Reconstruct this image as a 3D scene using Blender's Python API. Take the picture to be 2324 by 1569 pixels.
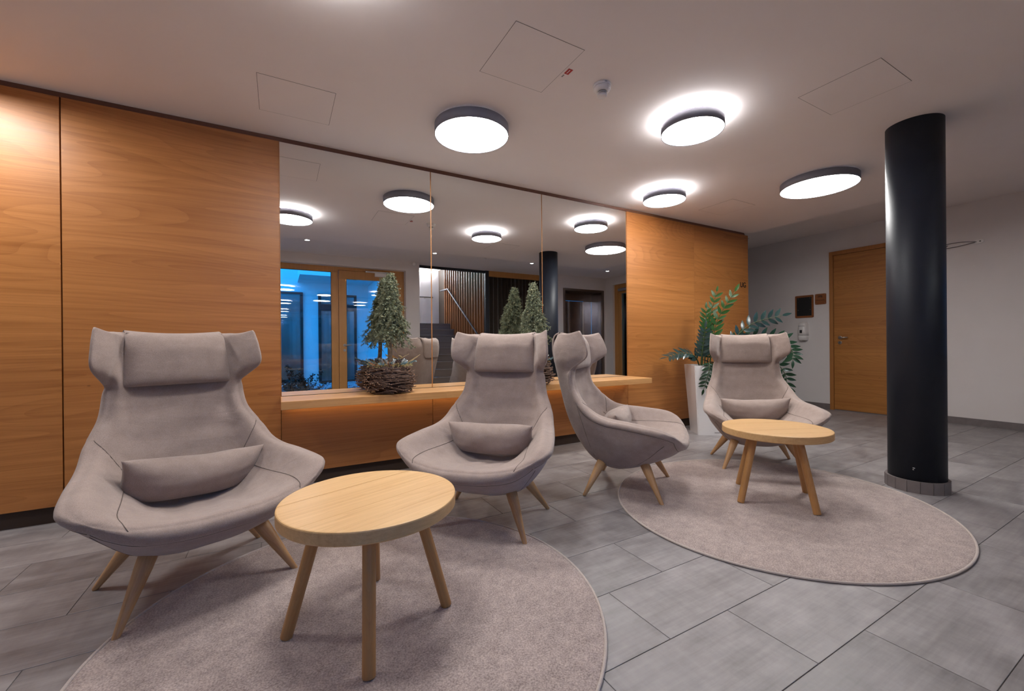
import bpy, bmesh, math, random
import numpy as np
from mathutils import Vector, Matrix, Euler

for o in list(bpy.data.objects): bpy.data.objects.remove(o, do_unlink=True)
SC = bpy.context.scene
COL = SC.collection
PI = math.pi
random.seed(7)
RNG = np.random.default_rng(11)

# ------------------------------------------------------------------ camera, world, exposure
CAM_Y, CAM_Z = -3.55, 1.06
yaw, pit, rol = 0.5096, -0.0012, -0.0088
fw = Vector((math.sin(yaw)*math.cos(pit), math.cos(yaw)*math.cos(pit), math.sin(pit)))
r0 = Vector((math.cos(yaw), -math.sin(yaw), 0)); u0 = r0.cross(fw)
r1 = math.cos(rol)*r0 + math.sin(rol)*u0; u1 = -math.sin(rol)*r0 + math.cos(rol)*u0
cd = bpy.data.cameras.new('camera'); cam = bpy.data.objects.new('camera', cd); COL.objects.link(cam)
cd.sensor_width = 36; cd.sensor_fit = 'HORIZONTAL'; cd.lens = 944.1/2324*36
cd.clip_start = .05; cd.clip_end = 100
M = Matrix.Identity(4)
for i in range(3):
    M[i][0] = r1[i]; M[i][1] = u1[i]; M[i][2] = -fw[i]
M[0][3], M[1][3], M[2][3] = 0, CAM_Y, CAM_Z
cam.matrix_world = M
SC.camera = cam
SC.view_settings.view_transform = 'Standard'; SC.view_settings.look = 'None'
SC.view_settings.exposure = 1.6; SC.view_settings.gamma = 1.0
SC.view_settings.use_curve_mapping = False

wd = bpy.data.worlds.new('dusk_sky'); SC.world = wd; wd.use_nodes = True
bg = wd.node_tree.nodes['Background']
bg.inputs[0].default_value = (.007, .20, .60, 1); bg.inputs[1].default_value = 2.5

LAMP = 13.0        # radiance of the ceiling lamps' diffusers
H, HT = 2.63, 2.807       # dropped ceiling, outer ceiling
WX = 7.6                  # white wall on the right
YB = -5.05                # wall behind the camera

# ------------------------------------------------------------------ materials
MATS = {}
def lin(c):
    return tuple(((v/255)/12.92 if v/255 <= .04045 else ((v/255+.055)/1.055)**2.4) for v in c) + (1,)
def newmat(name):
    m = bpy.data.materials.new(name); m.use_nodes = True; MATS[name] = m
    nt = m.node_tree; b = nt.nodes['Principled BSDF']
    return m, nt, b
def nd(nt, typ, **kw):
    n = nt.nodes.new(typ)
    for k, v in kw.items():
        if k.startswith('i_'):
            key = k[2:]; key = int(key) if key.isdigit() else key
            n.inputs[key].default_value = v
        else: setattr(n, k, v)
    return n
def plain(name, col, rough=.5, metal=0, spec=.5, noise=0, nscale=30, bump=0, bscale=200, coat=0):
    m, nt, b = newmat(name)
    b.inputs['Base Color'].default_value = col if len(col) == 4 else tuple(col)+(1,)
    b.inputs['Roughness'].default_value = rough; b.inputs['Metallic'].default_value = metal
    b.inputs['Specular IOR Level'].default_value = spec; b.inputs['Coat Weight'].default_value = coat
    b.inputs['Coat Roughness'].default_value = .15
    tc = nd(nt, 'ShaderNodeTexCoord')
    if noise:
        n = nd(nt, 'ShaderNodeTexNoise'); n.inputs['Scale'].default_value = nscale; n.inputs['Detail'].default_value = 4
        nt.links.new(tc.outputs['Object'], n.inputs['Vector'])
        r = nd(nt, 'ShaderNodeMapRange'); r.inputs[1].default_value = .3; r.inputs[2].default_value = .7
        r.inputs[3].default_value = 1-noise; r.inputs[4].default_value = 1+noise
        nt.links.new(n.outputs['Fac'], r.inputs[0])
        mx = nd(nt, 'ShaderNodeMix', data_type='RGBA', blend_type='MULTIPLY'); mx.inputs[0].default_value = 1
        mx.inputs[6].default_value = b.inputs['Base Color'].default_value
        nt.links.new(r.outputs[0], mx.inputs[7]); nt.links.new(mx.outputs[2], b.inputs['Base Color'])
    if bump:
        n2 = nd(nt, 'ShaderNodeTexNoise'); n2.inputs['Scale'].default_value = bscale; n2.inputs['Detail'].default_value = 3
        nt.links.new(tc.outputs['Object'], n2.inputs['Vector'])
        bp = nd(nt, 'ShaderNodeBump'); bp.inputs['Strength'].default_value = bump; bp.inputs['Distance'].default_value = .003
        nt.links.new(n2.outputs['Fac'], bp.inputs['Height']); nt.links.new(bp.outputs[0], b.inputs['Normal'])
    return m
def emit(name, col, s):
    m, nt, b = newmat(name)
    b.inputs['Base Color'].default_value = (.8, .8, .8, 1)
    b.inputs['Emission Color'].default_value = tuple(col)+(1,); b.inputs['Emission Strength'].default_value = s
    return m
def wood(name, light, dark, axis=0, s=1.0, rough=.35, coat=0., figure=.5, knots=.0, rand=True):
    m, nt, b = newmat(name); L = nt.links.new
    tc = nd(nt, 'ShaderNodeTexCoord'); oi = nd(nt, 'ShaderNodeObjectInfo')
    mul = nd(nt, 'ShaderNodeMath', operation='MULTIPLY'); mul.inputs[1].default_value = 37.0 if rand else 0
    L(oi.outputs['Random'], mul.inputs[0])
    add = nd(nt, 'ShaderNodeVectorMath', operation='ADD'); L(tc.outputs['Object'], add.inputs[0]); L(mul.outputs[0], add.inputs[1])
    def stretched(along, across):
        v = [across*s]*3; v[axis] = along*s
        mp = nd(nt, 'ShaderNodeMapping'); mp.inputs['Scale'].default_value = v; L(add.outputs[0], mp.inputs['Vector']); return mp
    m1 = stretched(.30, 2.3); n1 = nd(nt, 'ShaderNodeTexNoise'); n1.inputs['Scale'].default_value = 1.0; n1.inputs['Detail'].default_value = 1.6; n1.inputs['Roughness'].default_value = .45
    n1.inputs['Distortion'].default_value = .5
    L(m1.outputs[0], n1.inputs['Vector'])
    k = nd(nt, 'ShaderNodeMath', operation='MULTIPLY'); k.inputs[1].default_value = 42; L(n1.outputs['Fac'], k.inputs[0])
    sf = nd(nt, 'ShaderNodeMath', operation='FRACT'); L(k.outputs[0], sf.inputs[0]); sn = nd(nt, 'ShaderNodeMath', operation='POWER'); sn.inputs[1].default_value = 2.5; L(sf.outputs[0], sn.inputs[0])
    m2 = stretched(.28, 32); n2 = nd(nt, 'ShaderNodeTexNoise'); n2.inputs['Scale'].default_value = 1.0; n2.inputs['Detail'].default_value = 6; n2.inputs['Roughness'].default_value = .6
    L(m2.outputs[0], n2.inputs['Vector'])
    m3 = stretched(3, 240); n3 = nd(nt, 'ShaderNodeTexNoise'); n3.inputs['Scale'].default_value = 1.0; n3.inputs['Detail'].default_value = 2
    L(m3.outputs[0], n3.inputs['Vector'])
    # combine
    a1 = nd(nt, 'ShaderNodeMath', operation='MULTIPLY_ADD'); a1.inputs[1].default_value = -.105*figure; a1.inputs[2].default_value = .05
    L(sn.outputs[0], a1.inputs[0])
    a2 = nd(nt, 'ShaderNodeMath', operation='MULTIPLY_ADD'); a2.inputs[1].default_value = .50; L(n2.outputs['Fac'], a2.inputs[0]); L(a1.outputs[0], a2.inputs[2])
    a3 = nd(nt, 'ShaderNodeMath', operation='MULTIPLY_ADD'); a3.inputs[1].default_value = .30; L(n1.outputs['Fac'], a3.inputs[0]); L(a2.outputs[0], a3.inputs[2])
    a4 = nd(nt, 'ShaderNodeMath', operation='MULTIPLY_ADD'); a4.inputs[1].default_value = .24; L(n3.outputs['Fac'], a4.inputs[0]); L(a3.outputs[0], a4.inputs[2])
    rp = nd(nt, 'ShaderNodeValToRGB'); rp.color_ramp.elements[0].position = .30; rp.color_ramp.elements[0].color = dark
    rp.color_ramp.elements[1].position = .76; rp.color_ramp.elements[1].color = light
    L(a4.outputs[0], rp.inputs['Fac'])
    out = rp.outputs[0]
    if knots:
        m4 = stretched(.75, 1.5); v = nd(nt, 'ShaderNodeTexVoronoi'); v.inputs['Scale'].default_value = 2.2; L(m4.outputs[0], v.inputs['Vector'])
        vr = nd(nt, 'ShaderNodeMapRange'); vr.inputs[1].default_value = .004; vr.inputs[2].default_value = .022; vr.inputs[3].default_value = 1-knots; vr.inputs[4].default_value = 1
        L(v.outputs['Distance'], vr.inputs[0])
        mx = nd(nt, 'ShaderNodeMix', data_type='RGBA', blend_type='MULTIPLY'); mx.inputs[0].default_value = 1
        L(out, mx.inputs[6]); L(vr.outputs[0], mx.inputs[7]); out = mx.outputs[2]
    L(out, b.inputs['Base Color'])
    rr = nd(nt, 'ShaderNodeMapRange'); rr.inputs[3].default_value = rough-.06; rr.inputs[4].default_value = rough+.1; L(n2.outputs['Fac'], rr.inputs[0]); L(rr.outputs[0], b.inputs['Roughness'])
    bp = nd(nt, 'ShaderNodeBump'); bp.inputs['Strength'].default_value = .12; bp.inputs['Distance'].default_value = .002
    L(n3.outputs['Fac'], bp.inputs['Height']); L(bp.outputs[0], b.inputs['Normal'])
    b.inputs['Coat Weight'].default_value = coat; b.inputs['Coat Roughness'].default_value = .25
    return m
def fabric(name, c1, c2, fine=420, bump=.35, wrinkle=.5, wscale=9, rough=.92):
    m, nt, b = newmat(name); L = nt.links.new
    tc = nd(nt, 'ShaderNodeTexCoord')
    n = nd(nt, 'ShaderNodeTexNoise'); n.inputs['Scale'].default_value = fine; n.inputs['Detail'].default_value = 3; L(tc.outputs['Object'], n.inputs['Vector'])
    n2 = nd(nt, 'ShaderNodeTexNoise'); n2.inputs['Scale'].default_value = 22; n2.inputs['Detail'].default_value = 3; L(tc.outputs['Object'], n2.inputs['Vector'])
    ad = nd(nt, 'ShaderNodeMath', operation='MULTIPLY_ADD'); ad.inputs[1].default_value = .35; L(n2.outputs['Fac'], ad.inputs[0]); L(n.outputs['Fac'], ad.inputs[2])
    rp = nd(nt, 'ShaderNodeValToRGB'); rp.color_ramp.elements[0].position = .42; rp.color_ramp.elements[0].color = c2; rp.color_ramp.elements[1].position = .92; rp.color_ramp.elements[1].color = c1
    L(ad.outputs[0], rp.inputs['Fac']); L(rp.outputs[0], b.inputs['Base Color'])
    b.inputs['Roughness'].default_value = rough; b.inputs['Specular IOR Level'].default_value = .2
    b.inputs['Sheen Weight'].default_value = .25; b.inputs['Sheen Roughness'].default_value = .5
    bp = nd(nt, 'ShaderNodeBump'); bp.inputs['Strength'].default_value = bump; bp.inputs['Distance'].default_value = .001
    L(n.outputs['Fac'], bp.inputs['Height'])
    nrm = bp.outputs[0]
    if wrinkle:
        mp = nd(nt, 'ShaderNodeMapping'); mp.inputs['Scale'].default_value = (.7, 1.5, 2.4); L(tc.outputs['Object'], mp.inputs['Vector'])
        w = nd(nt, 'ShaderNodeTexNoise'); w.inputs['Scale'].default_value = wscale; w.inputs['Detail'].default_value = 2; w.inputs['Distortion'].default_value = .7; L(mp.outputs[0], w.inputs['Vector'])
        b2 = nd(nt, 'ShaderNodeBump'); b2.inputs['Strength'].default_value = wrinkle; b2.inputs['Distance'].default_value = .02
        L(w.outputs['Fac'], b2.inputs['Height']); L(nrm, b2.inputs['Normal']); nrm = b2.outputs[0]
    L(nrm, b.inputs['Normal'])
    return m
def tile_mat():
    m, nt, b = newmat('tile'); L = nt.links.new
    tc = nd(nt, 'ShaderNodeTexCoord'); oi = nd(nt, 'ShaderNodeObjectInfo')
    mul = nd(nt, 'ShaderNodeMath', operation='MULTIPLY'); mul.inputs[1].default_value = 61; L(oi.outputs['Random'], mul.inputs[0])
    add = nd(nt, 'ShaderNodeVectorMath', operation='ADD'); L(tc.outputs['Object'], add.inputs[0]); L(mul.outputs[0], add.inputs[1])
    def nz(sc, vec, det=5, ro=.6):
        mp = nd(nt, 'ShaderNodeMapping'); mp.inputs['Scale'].default_value = vec; L(add.outputs[0], mp.inputs['Vector'])
        n = nd(nt, 'ShaderNodeTexNoise'); n.inputs['Scale'].default_value = sc; n.inputs['Detail'].default_value = det; n.inputs['Roughness'].default_value = ro
        L(mp.outputs[0], n.inputs['Vector']); return n
    a = nz(1, (5, 9, 5)); st = nz(1, (3, 60, 3), 3); st2 = nz(1, (40, 4, 3), 3); g = nz(130, (1, 1, 1), 3)
    s1 = nd(nt, 'ShaderNodeMath', operation='MULTIPLY_ADD'); s1.inputs[1].default_value = .55; L(a.outputs['Fac'], s1.inputs[0])
    s2 = nd(nt, 'ShaderNodeMath', operation='MULTIPLY_ADD'); s2.inputs[1].default_value = .25; L(st.outputs['Fac'], s2.inputs[0])
    s3 = nd(nt, 'ShaderNodeMath', operation='MULTIPLY_ADD'); s3.inputs[1].default_value = .14; L(st2.outputs['Fac'], s3.inputs[0])
    s4 = nd(nt, 'ShaderNodeMath', operation='MULTIPLY'); s4.inputs[1].default_value = .10; L(oi.outputs['Random'], s4.inputs[0])
    L(s4.outputs[0], s3.inputs[2]); L(s3.outputs[0], s2.inputs[2]); L(s2.outputs[0], s1.inputs[2])
    rp = nd(nt, 'ShaderNodeValToRGB'); rp.color_ramp.elements[0].position = .33; rp.color_ramp.elements[0].color = (.145, .130, .134, 1)
    rp.color_ramp.elements[1].position = .72; rp.color_ramp.elements[1].color = (.375, .350, .352, 1)
    L(s1.outputs[0], rp.inputs['Fac']); L(rp.outputs[0], b.inputs['Base Color'])
    rr = nd(nt, 'ShaderNodeMapRange'); rr.inputs[1].default_value = .3; rr.inputs[2].default_value = .75; rr.inputs[3].default_value = .34; rr.inputs[4].default_value = .52
    L(s1.outputs[0], rr.inputs[0]); L(rr.outputs[0], b.inputs['Roughness'])
    bp = nd(nt, 'ShaderNodeBump'); bp.inputs['Strength'].default_value = .12; bp.inputs['Distance'].default_value = .001
    L(g.outputs['Fac'], bp.inputs['Height']); L(bp.outputs[0], b.inputs['Normal'])
    return m
def glass_mat(name='pane_glass', tint=(.93, .97, .98)):
    m = bpy.data.materials.new(name); m.use_nodes = True; MATS[name] = m
    nt = m.node_tree; nt.nodes.clear(); L = nt.links.new
    o = nd(nt, 'ShaderNodeOutputMaterial'); mx = nd(nt, 'ShaderNodeMixShader'); fr = nd(nt, 'ShaderNodeFresnel'); fr.inputs[0].default_value = 1.6
    t = nd(nt, 'ShaderNodeBsdfTransparent'); t.inputs[0].default_value = tuple(tint)+(1,)
    g = nd(nt, 'ShaderNodeBsdfGlossy'); g.inputs['Roughness'].default_value = .0; g.inputs[0].default_value = (1, 1, 1, 1)
    L(fr.outputs[0], mx.inputs[0]); L(t.outputs[0], mx.inputs[1]); L(g.outputs[0], mx.inputs[2]); L(mx.outputs[0], o.inputs[0])
    return m

wood('oak_panel', (.50, .205, .054, 1), (.25, .083, .016, 1), axis=0, s=1, rough=.40, coat=.06, figure=1.0, knots=.75)
wood('oak_shelf', (.68, .37, .145, 1), (.42, .19, .06, 1), axis=0, s=1.2, rough=.4, figure=.6)
wood('oak_door', (.50, .215, .045, 1), (.25, .085, .014, 1), axis=1, s=1.1, rough=.45, figure=.9, knots=.7)
wood('oak_frame', (.46, .19, .045, 1), (.28, .10, .02, 1), axis=2, s=1.3, rough=.45, figure=.4)
wood('window_oak', (.60, .30, .09, 1), (.42, .19, .05, 1), axis=2, s=1.3, rough=.4, figure=.4)
wood('table_oak', (.72, .46, .215, 1), (.47, .25, .09, 1), axis=0, s=2.0, rough=.42, figure=.7, knots=.25)
wood('leg_ash', (.60, .36, .17, 1), (.38, .19, .075, 1), axis=2, s=3.0, rough=.42, figure=.9)
wood('table_leg', (.52, .27, .095, 1), (.34, .15, .045, 1), axis=2, s=3.0, rough=.42, figure=.7)
wood('slat_wood', (.46, .19, .065, 1), (.25, .085, .026, 1), axis=2, s=2, rough=.45, figure=.4)
wood('stair_wood', (.24, .19, .165, 1), (.13, .10, .085, 1), axis=0, s=1.5, rough=.4, figure=.3)
wood('sign_wood', (.33, .11, .028, 1), (.17, .05, .012, 1), axis=1, s=2.5, rough=.5, figure=.5)
plain('trim_brown', (.14, .055, .032, 1), .45)
plain('plinth_black', (.006, .007, .010, 1), .55)
plain('plaster', (.74, .70, .69, 1), .85, noise=.02, nscale=3, bump=.05, bscale=120)
plain('ceiling_paint', (.88, .815, .79, 1), .9, noise=.015, nscale=2, bump=.04, bscale=160)
plain('gap_dark', (.03, .025, .022, 1), .8)
plain('hatch_gap', (.16, .14, .13, 1), .8)
plain('backing', (.05, .03, .02, 1), .8)
plain('grout', (.17, .152, .15, 1), .9)
tile_mat()
plain('skirt_tile', (.17, .145, .145, 1), .5, noise=.12, nscale=14)
plain('column_paint', (.010, .013, .022, 1), .5, spec=.32, bump=.12, bscale=260)
plain('lamp_metal', (.19, .19, .235, 1), .5, metal=.1)
plain('white_plastic', (.82, .79, .78, 1), .35)
plain('dark_plastic', (.02, .02, .022, 1), .4)
plain('grey_plastic', (.25, .24, .25, 1), .4)
plain('steel', (.55, .53, .52, 1), .28, metal=1)
plain('brushed_steel', (.34, .33, .36, 1), .22, metal=1, noise=.06, nscale=4)
plain('steel_brown', (.22, .17, .145, 1), .3, metal=.9)
plain('rail_metal', (.16, .15, .17, 1), .5, metal=.6)
plain('sticker_red', (.42, .004, .004, 1), .5)
plain('letter_dark', (.012, .006, .005, 1), .6)
plain('board_black', (.004, .004, .005, 1), .6)
plain('post_dark', (.008, .011, .02, 1), .5)
plain('planter_white', (.78, .76, .77, 1), .16, coat=.4)
plain('soil', (.045, .022, .02, 1), .95, noise=.5, nscale=60, bump=.6, bscale=70)
plain('leaf_bright', (.019, .068, .010, 1), .28, spec=.6, noise=.25, nscale=30)
plain('leaf_dark', (.014, .042, .022, 1), .22, spec=.7, noise=.25, nscale=30)
plain('leaf_blue', (.020, .045, .043, 1), .2, spec=.8, noise=.25, nscale=30)
plain('plant_stem', (.035, .06, .02, 1), .5)
plain('spruce', (.235, .26, .17, 1), .8, noise=.5, nscale=24)
plain('spruce_twig', (.48, .42, .22, 1), .8)
plain('bark', (.16, .11, .075, 1), .9, noise=.4, nscale=60, bump=.6, bscale=90)
plain('twig', (.115, .062, .042, 1), .75, noise=.4, nscale=40)
plain('twig_end', (.50, .30, .18, 1), .8)
plain('moss', (.30, .25, .10, 1), .9, noise=.4, nscale=50)
plain('eucalyptus', (.10, .16, .175, 1), .5, noise=.3, nscale=30)
plain('dried_white', (.62, .64, .64, 1), .8)
plain('dried_brown', (.27, .12, .055, 1), .8, noise=.3, nscale=40)
plain('cone_brown', (.055, .028, .024, 1), .75)
plain('ribbon_gold', (.50, .36, .16, 1), .45)
plain('facade', (.74, .76, .76, 1), .9, noise=.03, nscale=2)
plain('dark_frame', (.012, .010, .012, 1), .5)
plain('net_curtain', (.42, .46, .46, 1), .9)
plain('pebble', (.36, .37, .40, 1), .8, noise=.3, nscale=8)
plain('earth', (.06, .05, .045, 1), .95, noise=.4, nscale=9)
plain('shrub_leaf', (.012, .022, .014, 1), .6)
fabric('wool', (.40, .312, .275, 1), (.255, .194, .170, 1), fine=380, bump=.4, wrinkle=.22, wscale=6)
fabric('wool_cushion', (.39, .303, .265, 1), (.245, .186, .162, 1), fine=400, bump=.4, wrinkle=.22, wscale=5)
plain('seam_thread', (.105, .080, .070, 1), .9)
fabric('carpet', (.53, .43, .395, 1), (.20, .155, .145, 1), fine=170, bump=1.0, wrinkle=.0, rough=1.0)
fabric('carpet_edge', (.55, .47, .43, 1), (.40, .34, .31, 1), fine=300, bump=.4, wrinkle=0)
fabric('curtain_brown', (.062, .046, .036, 1), (.036, .027, .021, 1), fine=200, bump=.3, wrinkle=0)
emit('lamp_white', (1, .985, .96), LAMP)
emit('lamp_up', (.93, .97, 1), LAMP*2.6)
emit('led_warm', (1, .74, .42), 2.6)
emit('led_cool', (.86, .94, 1), 42)
emit('spot_white', (1, .97, .93), 14)
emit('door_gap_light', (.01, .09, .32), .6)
m, nt, b = newmat('mirror_glass'); b.inputs['Base Color'].default_value = (.86, .87, .86, 1); b.inputs['Metallic'].default_value = 1; b.inputs['Roughness'].default_value = 0.0
glass_mat()

# ------------------------------------------------------------------ mesh helpers
class MB:
    def __init__(s): s.v = []; s.f = []; s.m = []; s.sm = []
    def add(s, vs, fs, mi=0, smooth=False):
        o = len(s.v); s.v += [tuple(p) for p in vs]
        for f in fs: s.f.append(tuple(i+o for i in f)); s.m.append(mi); s.sm.append(smooth)
        return s
    def box(s, x0, x1, y0, y1, z0, z1, bev=0, mi=0):
        if bev:
            bm = bmesh.new(); bmesh.ops.create_cube(bm, size=1)
            bmesh.ops.scale(bm, vec=(x1-x0, y1-y0, z1-z0), verts=bm.verts)
            bmesh.ops.translate(bm, vec=((x0+x1)/2, (y0+y1)/2, (z0+z1)/2), verts=bm.verts)
            bmesh.ops.bevel(bm, geom=list(bm.edges), offset=bev, segments=2, profile=.5, affect='EDGES')
            bm.verts.ensure_lookup_table()
            r = s.add([v.co for v in bm.verts], [[v.index for v in f.verts] for f in bm.faces], mi); bm.free(); return r
        vs = [(x, y, z) for z in (z0, z1) for y in (y0, y1) for x in (x0, x1)]
        return s.add(vs, [(0, 2, 3, 1), (4, 5, 7, 6), (0, 1, 5, 4), (2, 6, 7, 3), (0, 4, 6, 2), (1, 3, 7, 5)], mi)
    def lathe(s, prof, n=32, c=(0, 0, 0), mi=0, smooth=True, cap=True):
        vs = []; fs = []
        for r, z in prof:
            for k in range(n): a = 2*PI*k/n; vs.append((c[0]+r*math.cos(a), c[1]+r*math.sin(a), c[2]+z))
        for j in range(len(prof)-1):
            for k in range(n): k2 = (k+1) % n; fs.append((j*n+k, j*n+k2, (j+1)*n+k2, (j+1)*n+k))
        s.add(vs, fs, mi, smooth)
        if cap:
            o = len(s.v)-len(vs)
            s.f.append(tuple(o+k for k in reversed(range(n)))); s.m.append(mi); s.sm.append(False)
            s.f.append(tuple(o+(len(prof)-1)*n+k for k in range(n))); s.m.append(mi); s.sm.append(False)
        return s
    def tube(s, pts, r, n=8, mi=0, cap=True, smooth=True, up=None):
        P_ = [Vector(p) for p in pts]; R = r if hasattr(r, '__len__') else [r]*len(P_)
        vs = []; prev = None
        for i, p in enumerate(P_):
            t = (P_[min(i+1, len(P_)-1)]-P_[max(i-1, 0)]); t = t.normalized() if t.length > 1e-9 else Vector((0, 0, 1))
            if prev is None:
                a = Vector((0, 0, 1)) if abs(t.z) < .9 else Vector((1, 0, 0)); x = t.cross(a).normalized()
            else:
                x = (prev-t*prev.dot(t)); x = x.normalized() if x.length > 1e-6 else t.orthogonal().normalized()
            prev = x; y = t.cross(x)
            for k in range(n): a = 2*PI*k/n; vs.append(p+R[i]*(math.cos(a)*x+math.sin(a)*y))
        fs = [(j*n+k, j*n+(k+1) % n, (j+1)*n+(k+1) % n, (j+1)*n+k) for j in range(len(P_)-1) for k in range(n)]
        o = len(s.v); s.add(vs, fs, mi, smooth)
        if cap:
            s.f.append(tuple(o+k for k in reversed(range(n)))); s.m.append(mi); s.sm.append(False)
            s.f.append(tuple(o+(len(P_)-1)*n+k for k in range(n))); s.m.append(mi); s.sm.append(False)
        return s
    def prism(s, poly, z0, z1, mi=0):
        n = len(poly); vs = [(x, y, z0) for x, y in poly]+[(x, y, z1) for x, y in poly]
        return s.add(vs, [tuple(reversed(range(n))), tuple(range(n, 2*n))]+[(k, (k+1) % n, n+(k+1) % n, n+k) for k in range(n)], mi)
    def mesh(s, name, mats):
        me = bpy.data.meshes.new(name); me.from_pydata(s.v, [], s.f)
        for m_ in ([mats] if isinstance(mats, str) else mats): me.materials.append(MATS[m_])
        me.polygons.foreach_set('material_index', s.m); me.polygons.foreach_set('use_smooth', s.sm); me.update()
        return me
    def obj(s, name, mats, parent=None, loc=None, rz=0):
        return link(name, s.mesh(name, mats), parent, loc, rz)
def link(name, me, parent=None, loc=None, rz=0):
    o = bpy.data.objects.new(name, me); COL.objects.link(o)
    if parent is not None: o.parent = parent
    if loc is not None: o.location = loc
    if rz: o.rotation_euler = (0, 0, rz)
    return o
def tag(o, label, cat, group=None):
    o['label'] = label; o['category'] = cat
    if group: o['group'] = group
    return o
def struct(o, label=None):
    o['kind'] = 'structure'
    if label: o['label'] = label
    return o
def thing(name, label, cat, loc=(0, 0, 0), rz=0, group=None):
    o = bpy.data.objects.new(name, None); COL.objects.link(o); o.location = loc; o.rotation_euler = (0, 0, rz)
    o.empty_display_size = .1
    return tag(o, label, cat, group)
def cbox(name, mat, x0, x1, y0, y1, z0, z1, parent=None, bev=0):
    """box whose origin is its own centre"""
    c = ((x0+x1)/2, (y0+y1)/2, (z0+z1)/2)
    b_ = MB().box(x0-c[0], x1-c[0], y0-c[1], y1-c[1], z0-c[2], z1-c[2], bev)
    o = b_.obj(name, mat, parent)
    o.location = c
    return o
def text(name, s, mat, loc, size, rot, parent=None, ext=.0015):
    cu = bpy.data.curves.new(name, 'FONT'); cu.body = s; cu.size = size; cu.extrude = ext; cu.offset = .0016; cu.align_x = 'CENTER'; cu.align_y = 'CENTER'
    t = bpy.data.objects.new(name, cu); COL.objects.link(t); bpy.context.view_layer.update()
    me = bpy.data.meshes.new_from_object(t.evaluated_get(bpy.context.evaluated_depsgraph_get())); bpy.data.objects.remove(t)
    me.materials.clear(); me.materials.append(MATS[mat])
    o = link(name, me, parent, loc); o.rotation_euler = rot; return o

# ------------------------------------------------------------------ floor and tiles
fl = struct(cbox('floor', 'grout', -3.2, WX+.2, -5.4, 2.0, -.10, -.0025))
TP, TL, G = .3215, .655, .0028
tile_mesh = {}
def tile_obj(x0, x1, y0, y1):
    w, d = round(x1-x0, 3), round(y1-y0, 3)
    if w < .03 or d < .03: return
    if (w, d) not in tile_mesh:
        tile_mesh[(w, d)] = MB().box(-w/2, w/2, -d/2, d/2, -.012, .0, .0012).mesh('tile', 'tile')
    o = link('tile', tile_mesh[(w, d)], fl); o.location = ((x0+x1)/2-fl.location.x, (y0+y1)/2-fl.location.y, -fl.location.z)
for r in range(-8, 16):
    ya, yb = -2.843+r*TP, -2.843+(r+1)*TP
    off = 1.543 if r % 2 == 0 else 1.543-TL/2
    for c in range(-8, 12):
        xa, xb = off+c*TL, off+(c+1)*TL
        x0, x1, y0, y1 = max(xa, -3.0), min(xb, WX), max(ya, YB-.1), yb
        if x1 <= x0 or y1 <= y0: continue
        if ya > .04:
            if xb < 5.9: continue
            x0 = max(x0, 5.9); y1 = min(y1, 1.4)
        elif yb > .04 and xb < 5.9: y1 = .04
        if y1 <= y0: continue
        tile_obj(x0+G/2, x1-G/2, y0+G/2, y1-G/2)

# ------------------------------------------------------------------ ceilings
struct(cbox('ceiling', 'ceiling_paint', -3.2, 5.9, -3.17, .3, H, HT-.002))
CEIL = bpy.data.objects['ceiling']
mb = MB()
mb.box(-3.2, WX+.2, -5.0, 2.0, HT, HT+.1); mb.box(-3.2, 2.6, -5.4, -5.0, HT, HT+.1); mb.box(4.3, WX+.2, -5.6, -5.0, HT, HT+.1)
mb.box(2.6, 4.3, -5.25, -5.0, HT, HT+.1)
struct(mb.obj('ceiling', 'ceiling_paint'))
def hatch(cx, cy, s=.418):
    w = .0022
    p = cbox('access_hatch', 'ceiling_paint', cx-s/2, cx+s/2, cy-s/2, cy+s/2, H-.0012, H+.004, None)
    p.parent = CEIL; p.location = Vector((cx, cy, H+.0014))-CEIL.location
    g = MB()
    for a in (-1, 1):
        g.box(-s/2-w, s/2+w, a*(s/2+w/2)-w/2, a*(s/2+w/2)+w/2, -.0009, .002)
        g.box(a*(s/2+w/2)-w/2, a*(s/2+w/2)+w/2, -s/2, s/2, -.0009, .002)
    o = g.obj('hatch_gap', 'hatch_gap', p); o.location = (0, 0, -.0014)
for c in ((.108, -.56), (1.223, -1.597), (3.125, -2.333), (4.53, -.563)): hatch(*c)

# ------------------------------------------------------------------ oak wall with mirrors
wf = struct(cbox('wall_front', 'backing', -3.2, 5.85, .035, .3, 0, HT))
def wpart(name, mat, x0, x1, y0, y1, z0, z1, parent, bev=0):
    o = cbox(name, mat, x0, x1, y0, y1, z0, z1, None, bev); o.parent = parent; o.location = o.location-parent.location; return o
XS = [-2.33, -1.156, .007, 1.177, 2.349, 3.517, 4.70, 5.872]
ZB, ZTOP = .105, 2.596
for a, b_ in ((0, 1), (1, 2), (5, 6), (6, 7)):
    g = .0035 if a < 5 else .0012
    wpart('oak_panel', 'oak_panel', XS[a]+g, XS[b_]-(g if b_ not in (2, 7) else .001), .0, .034, ZB, ZTOP, wf, .0012)
wpart('oak_panel', 'oak_panel', -3.2, XS[0]-.0035, 0, .034, ZB, ZTOP, wf)
for a in (2, 3, 4): wpart('oak_panel', 'oak_panel', XS[a]+.002, XS[a+1]-.002, 0, .034, ZB, .632, wf, .0012)
struct(cbox('baseboard_front', 'plinth_black', -3.2, 5.84, .038, .06, 0, ZB+.02))
struct(cbox('trim_1', 'trim_brown', -3.2, 5.80, .012, .034, ZTOP+.003, H))
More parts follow.
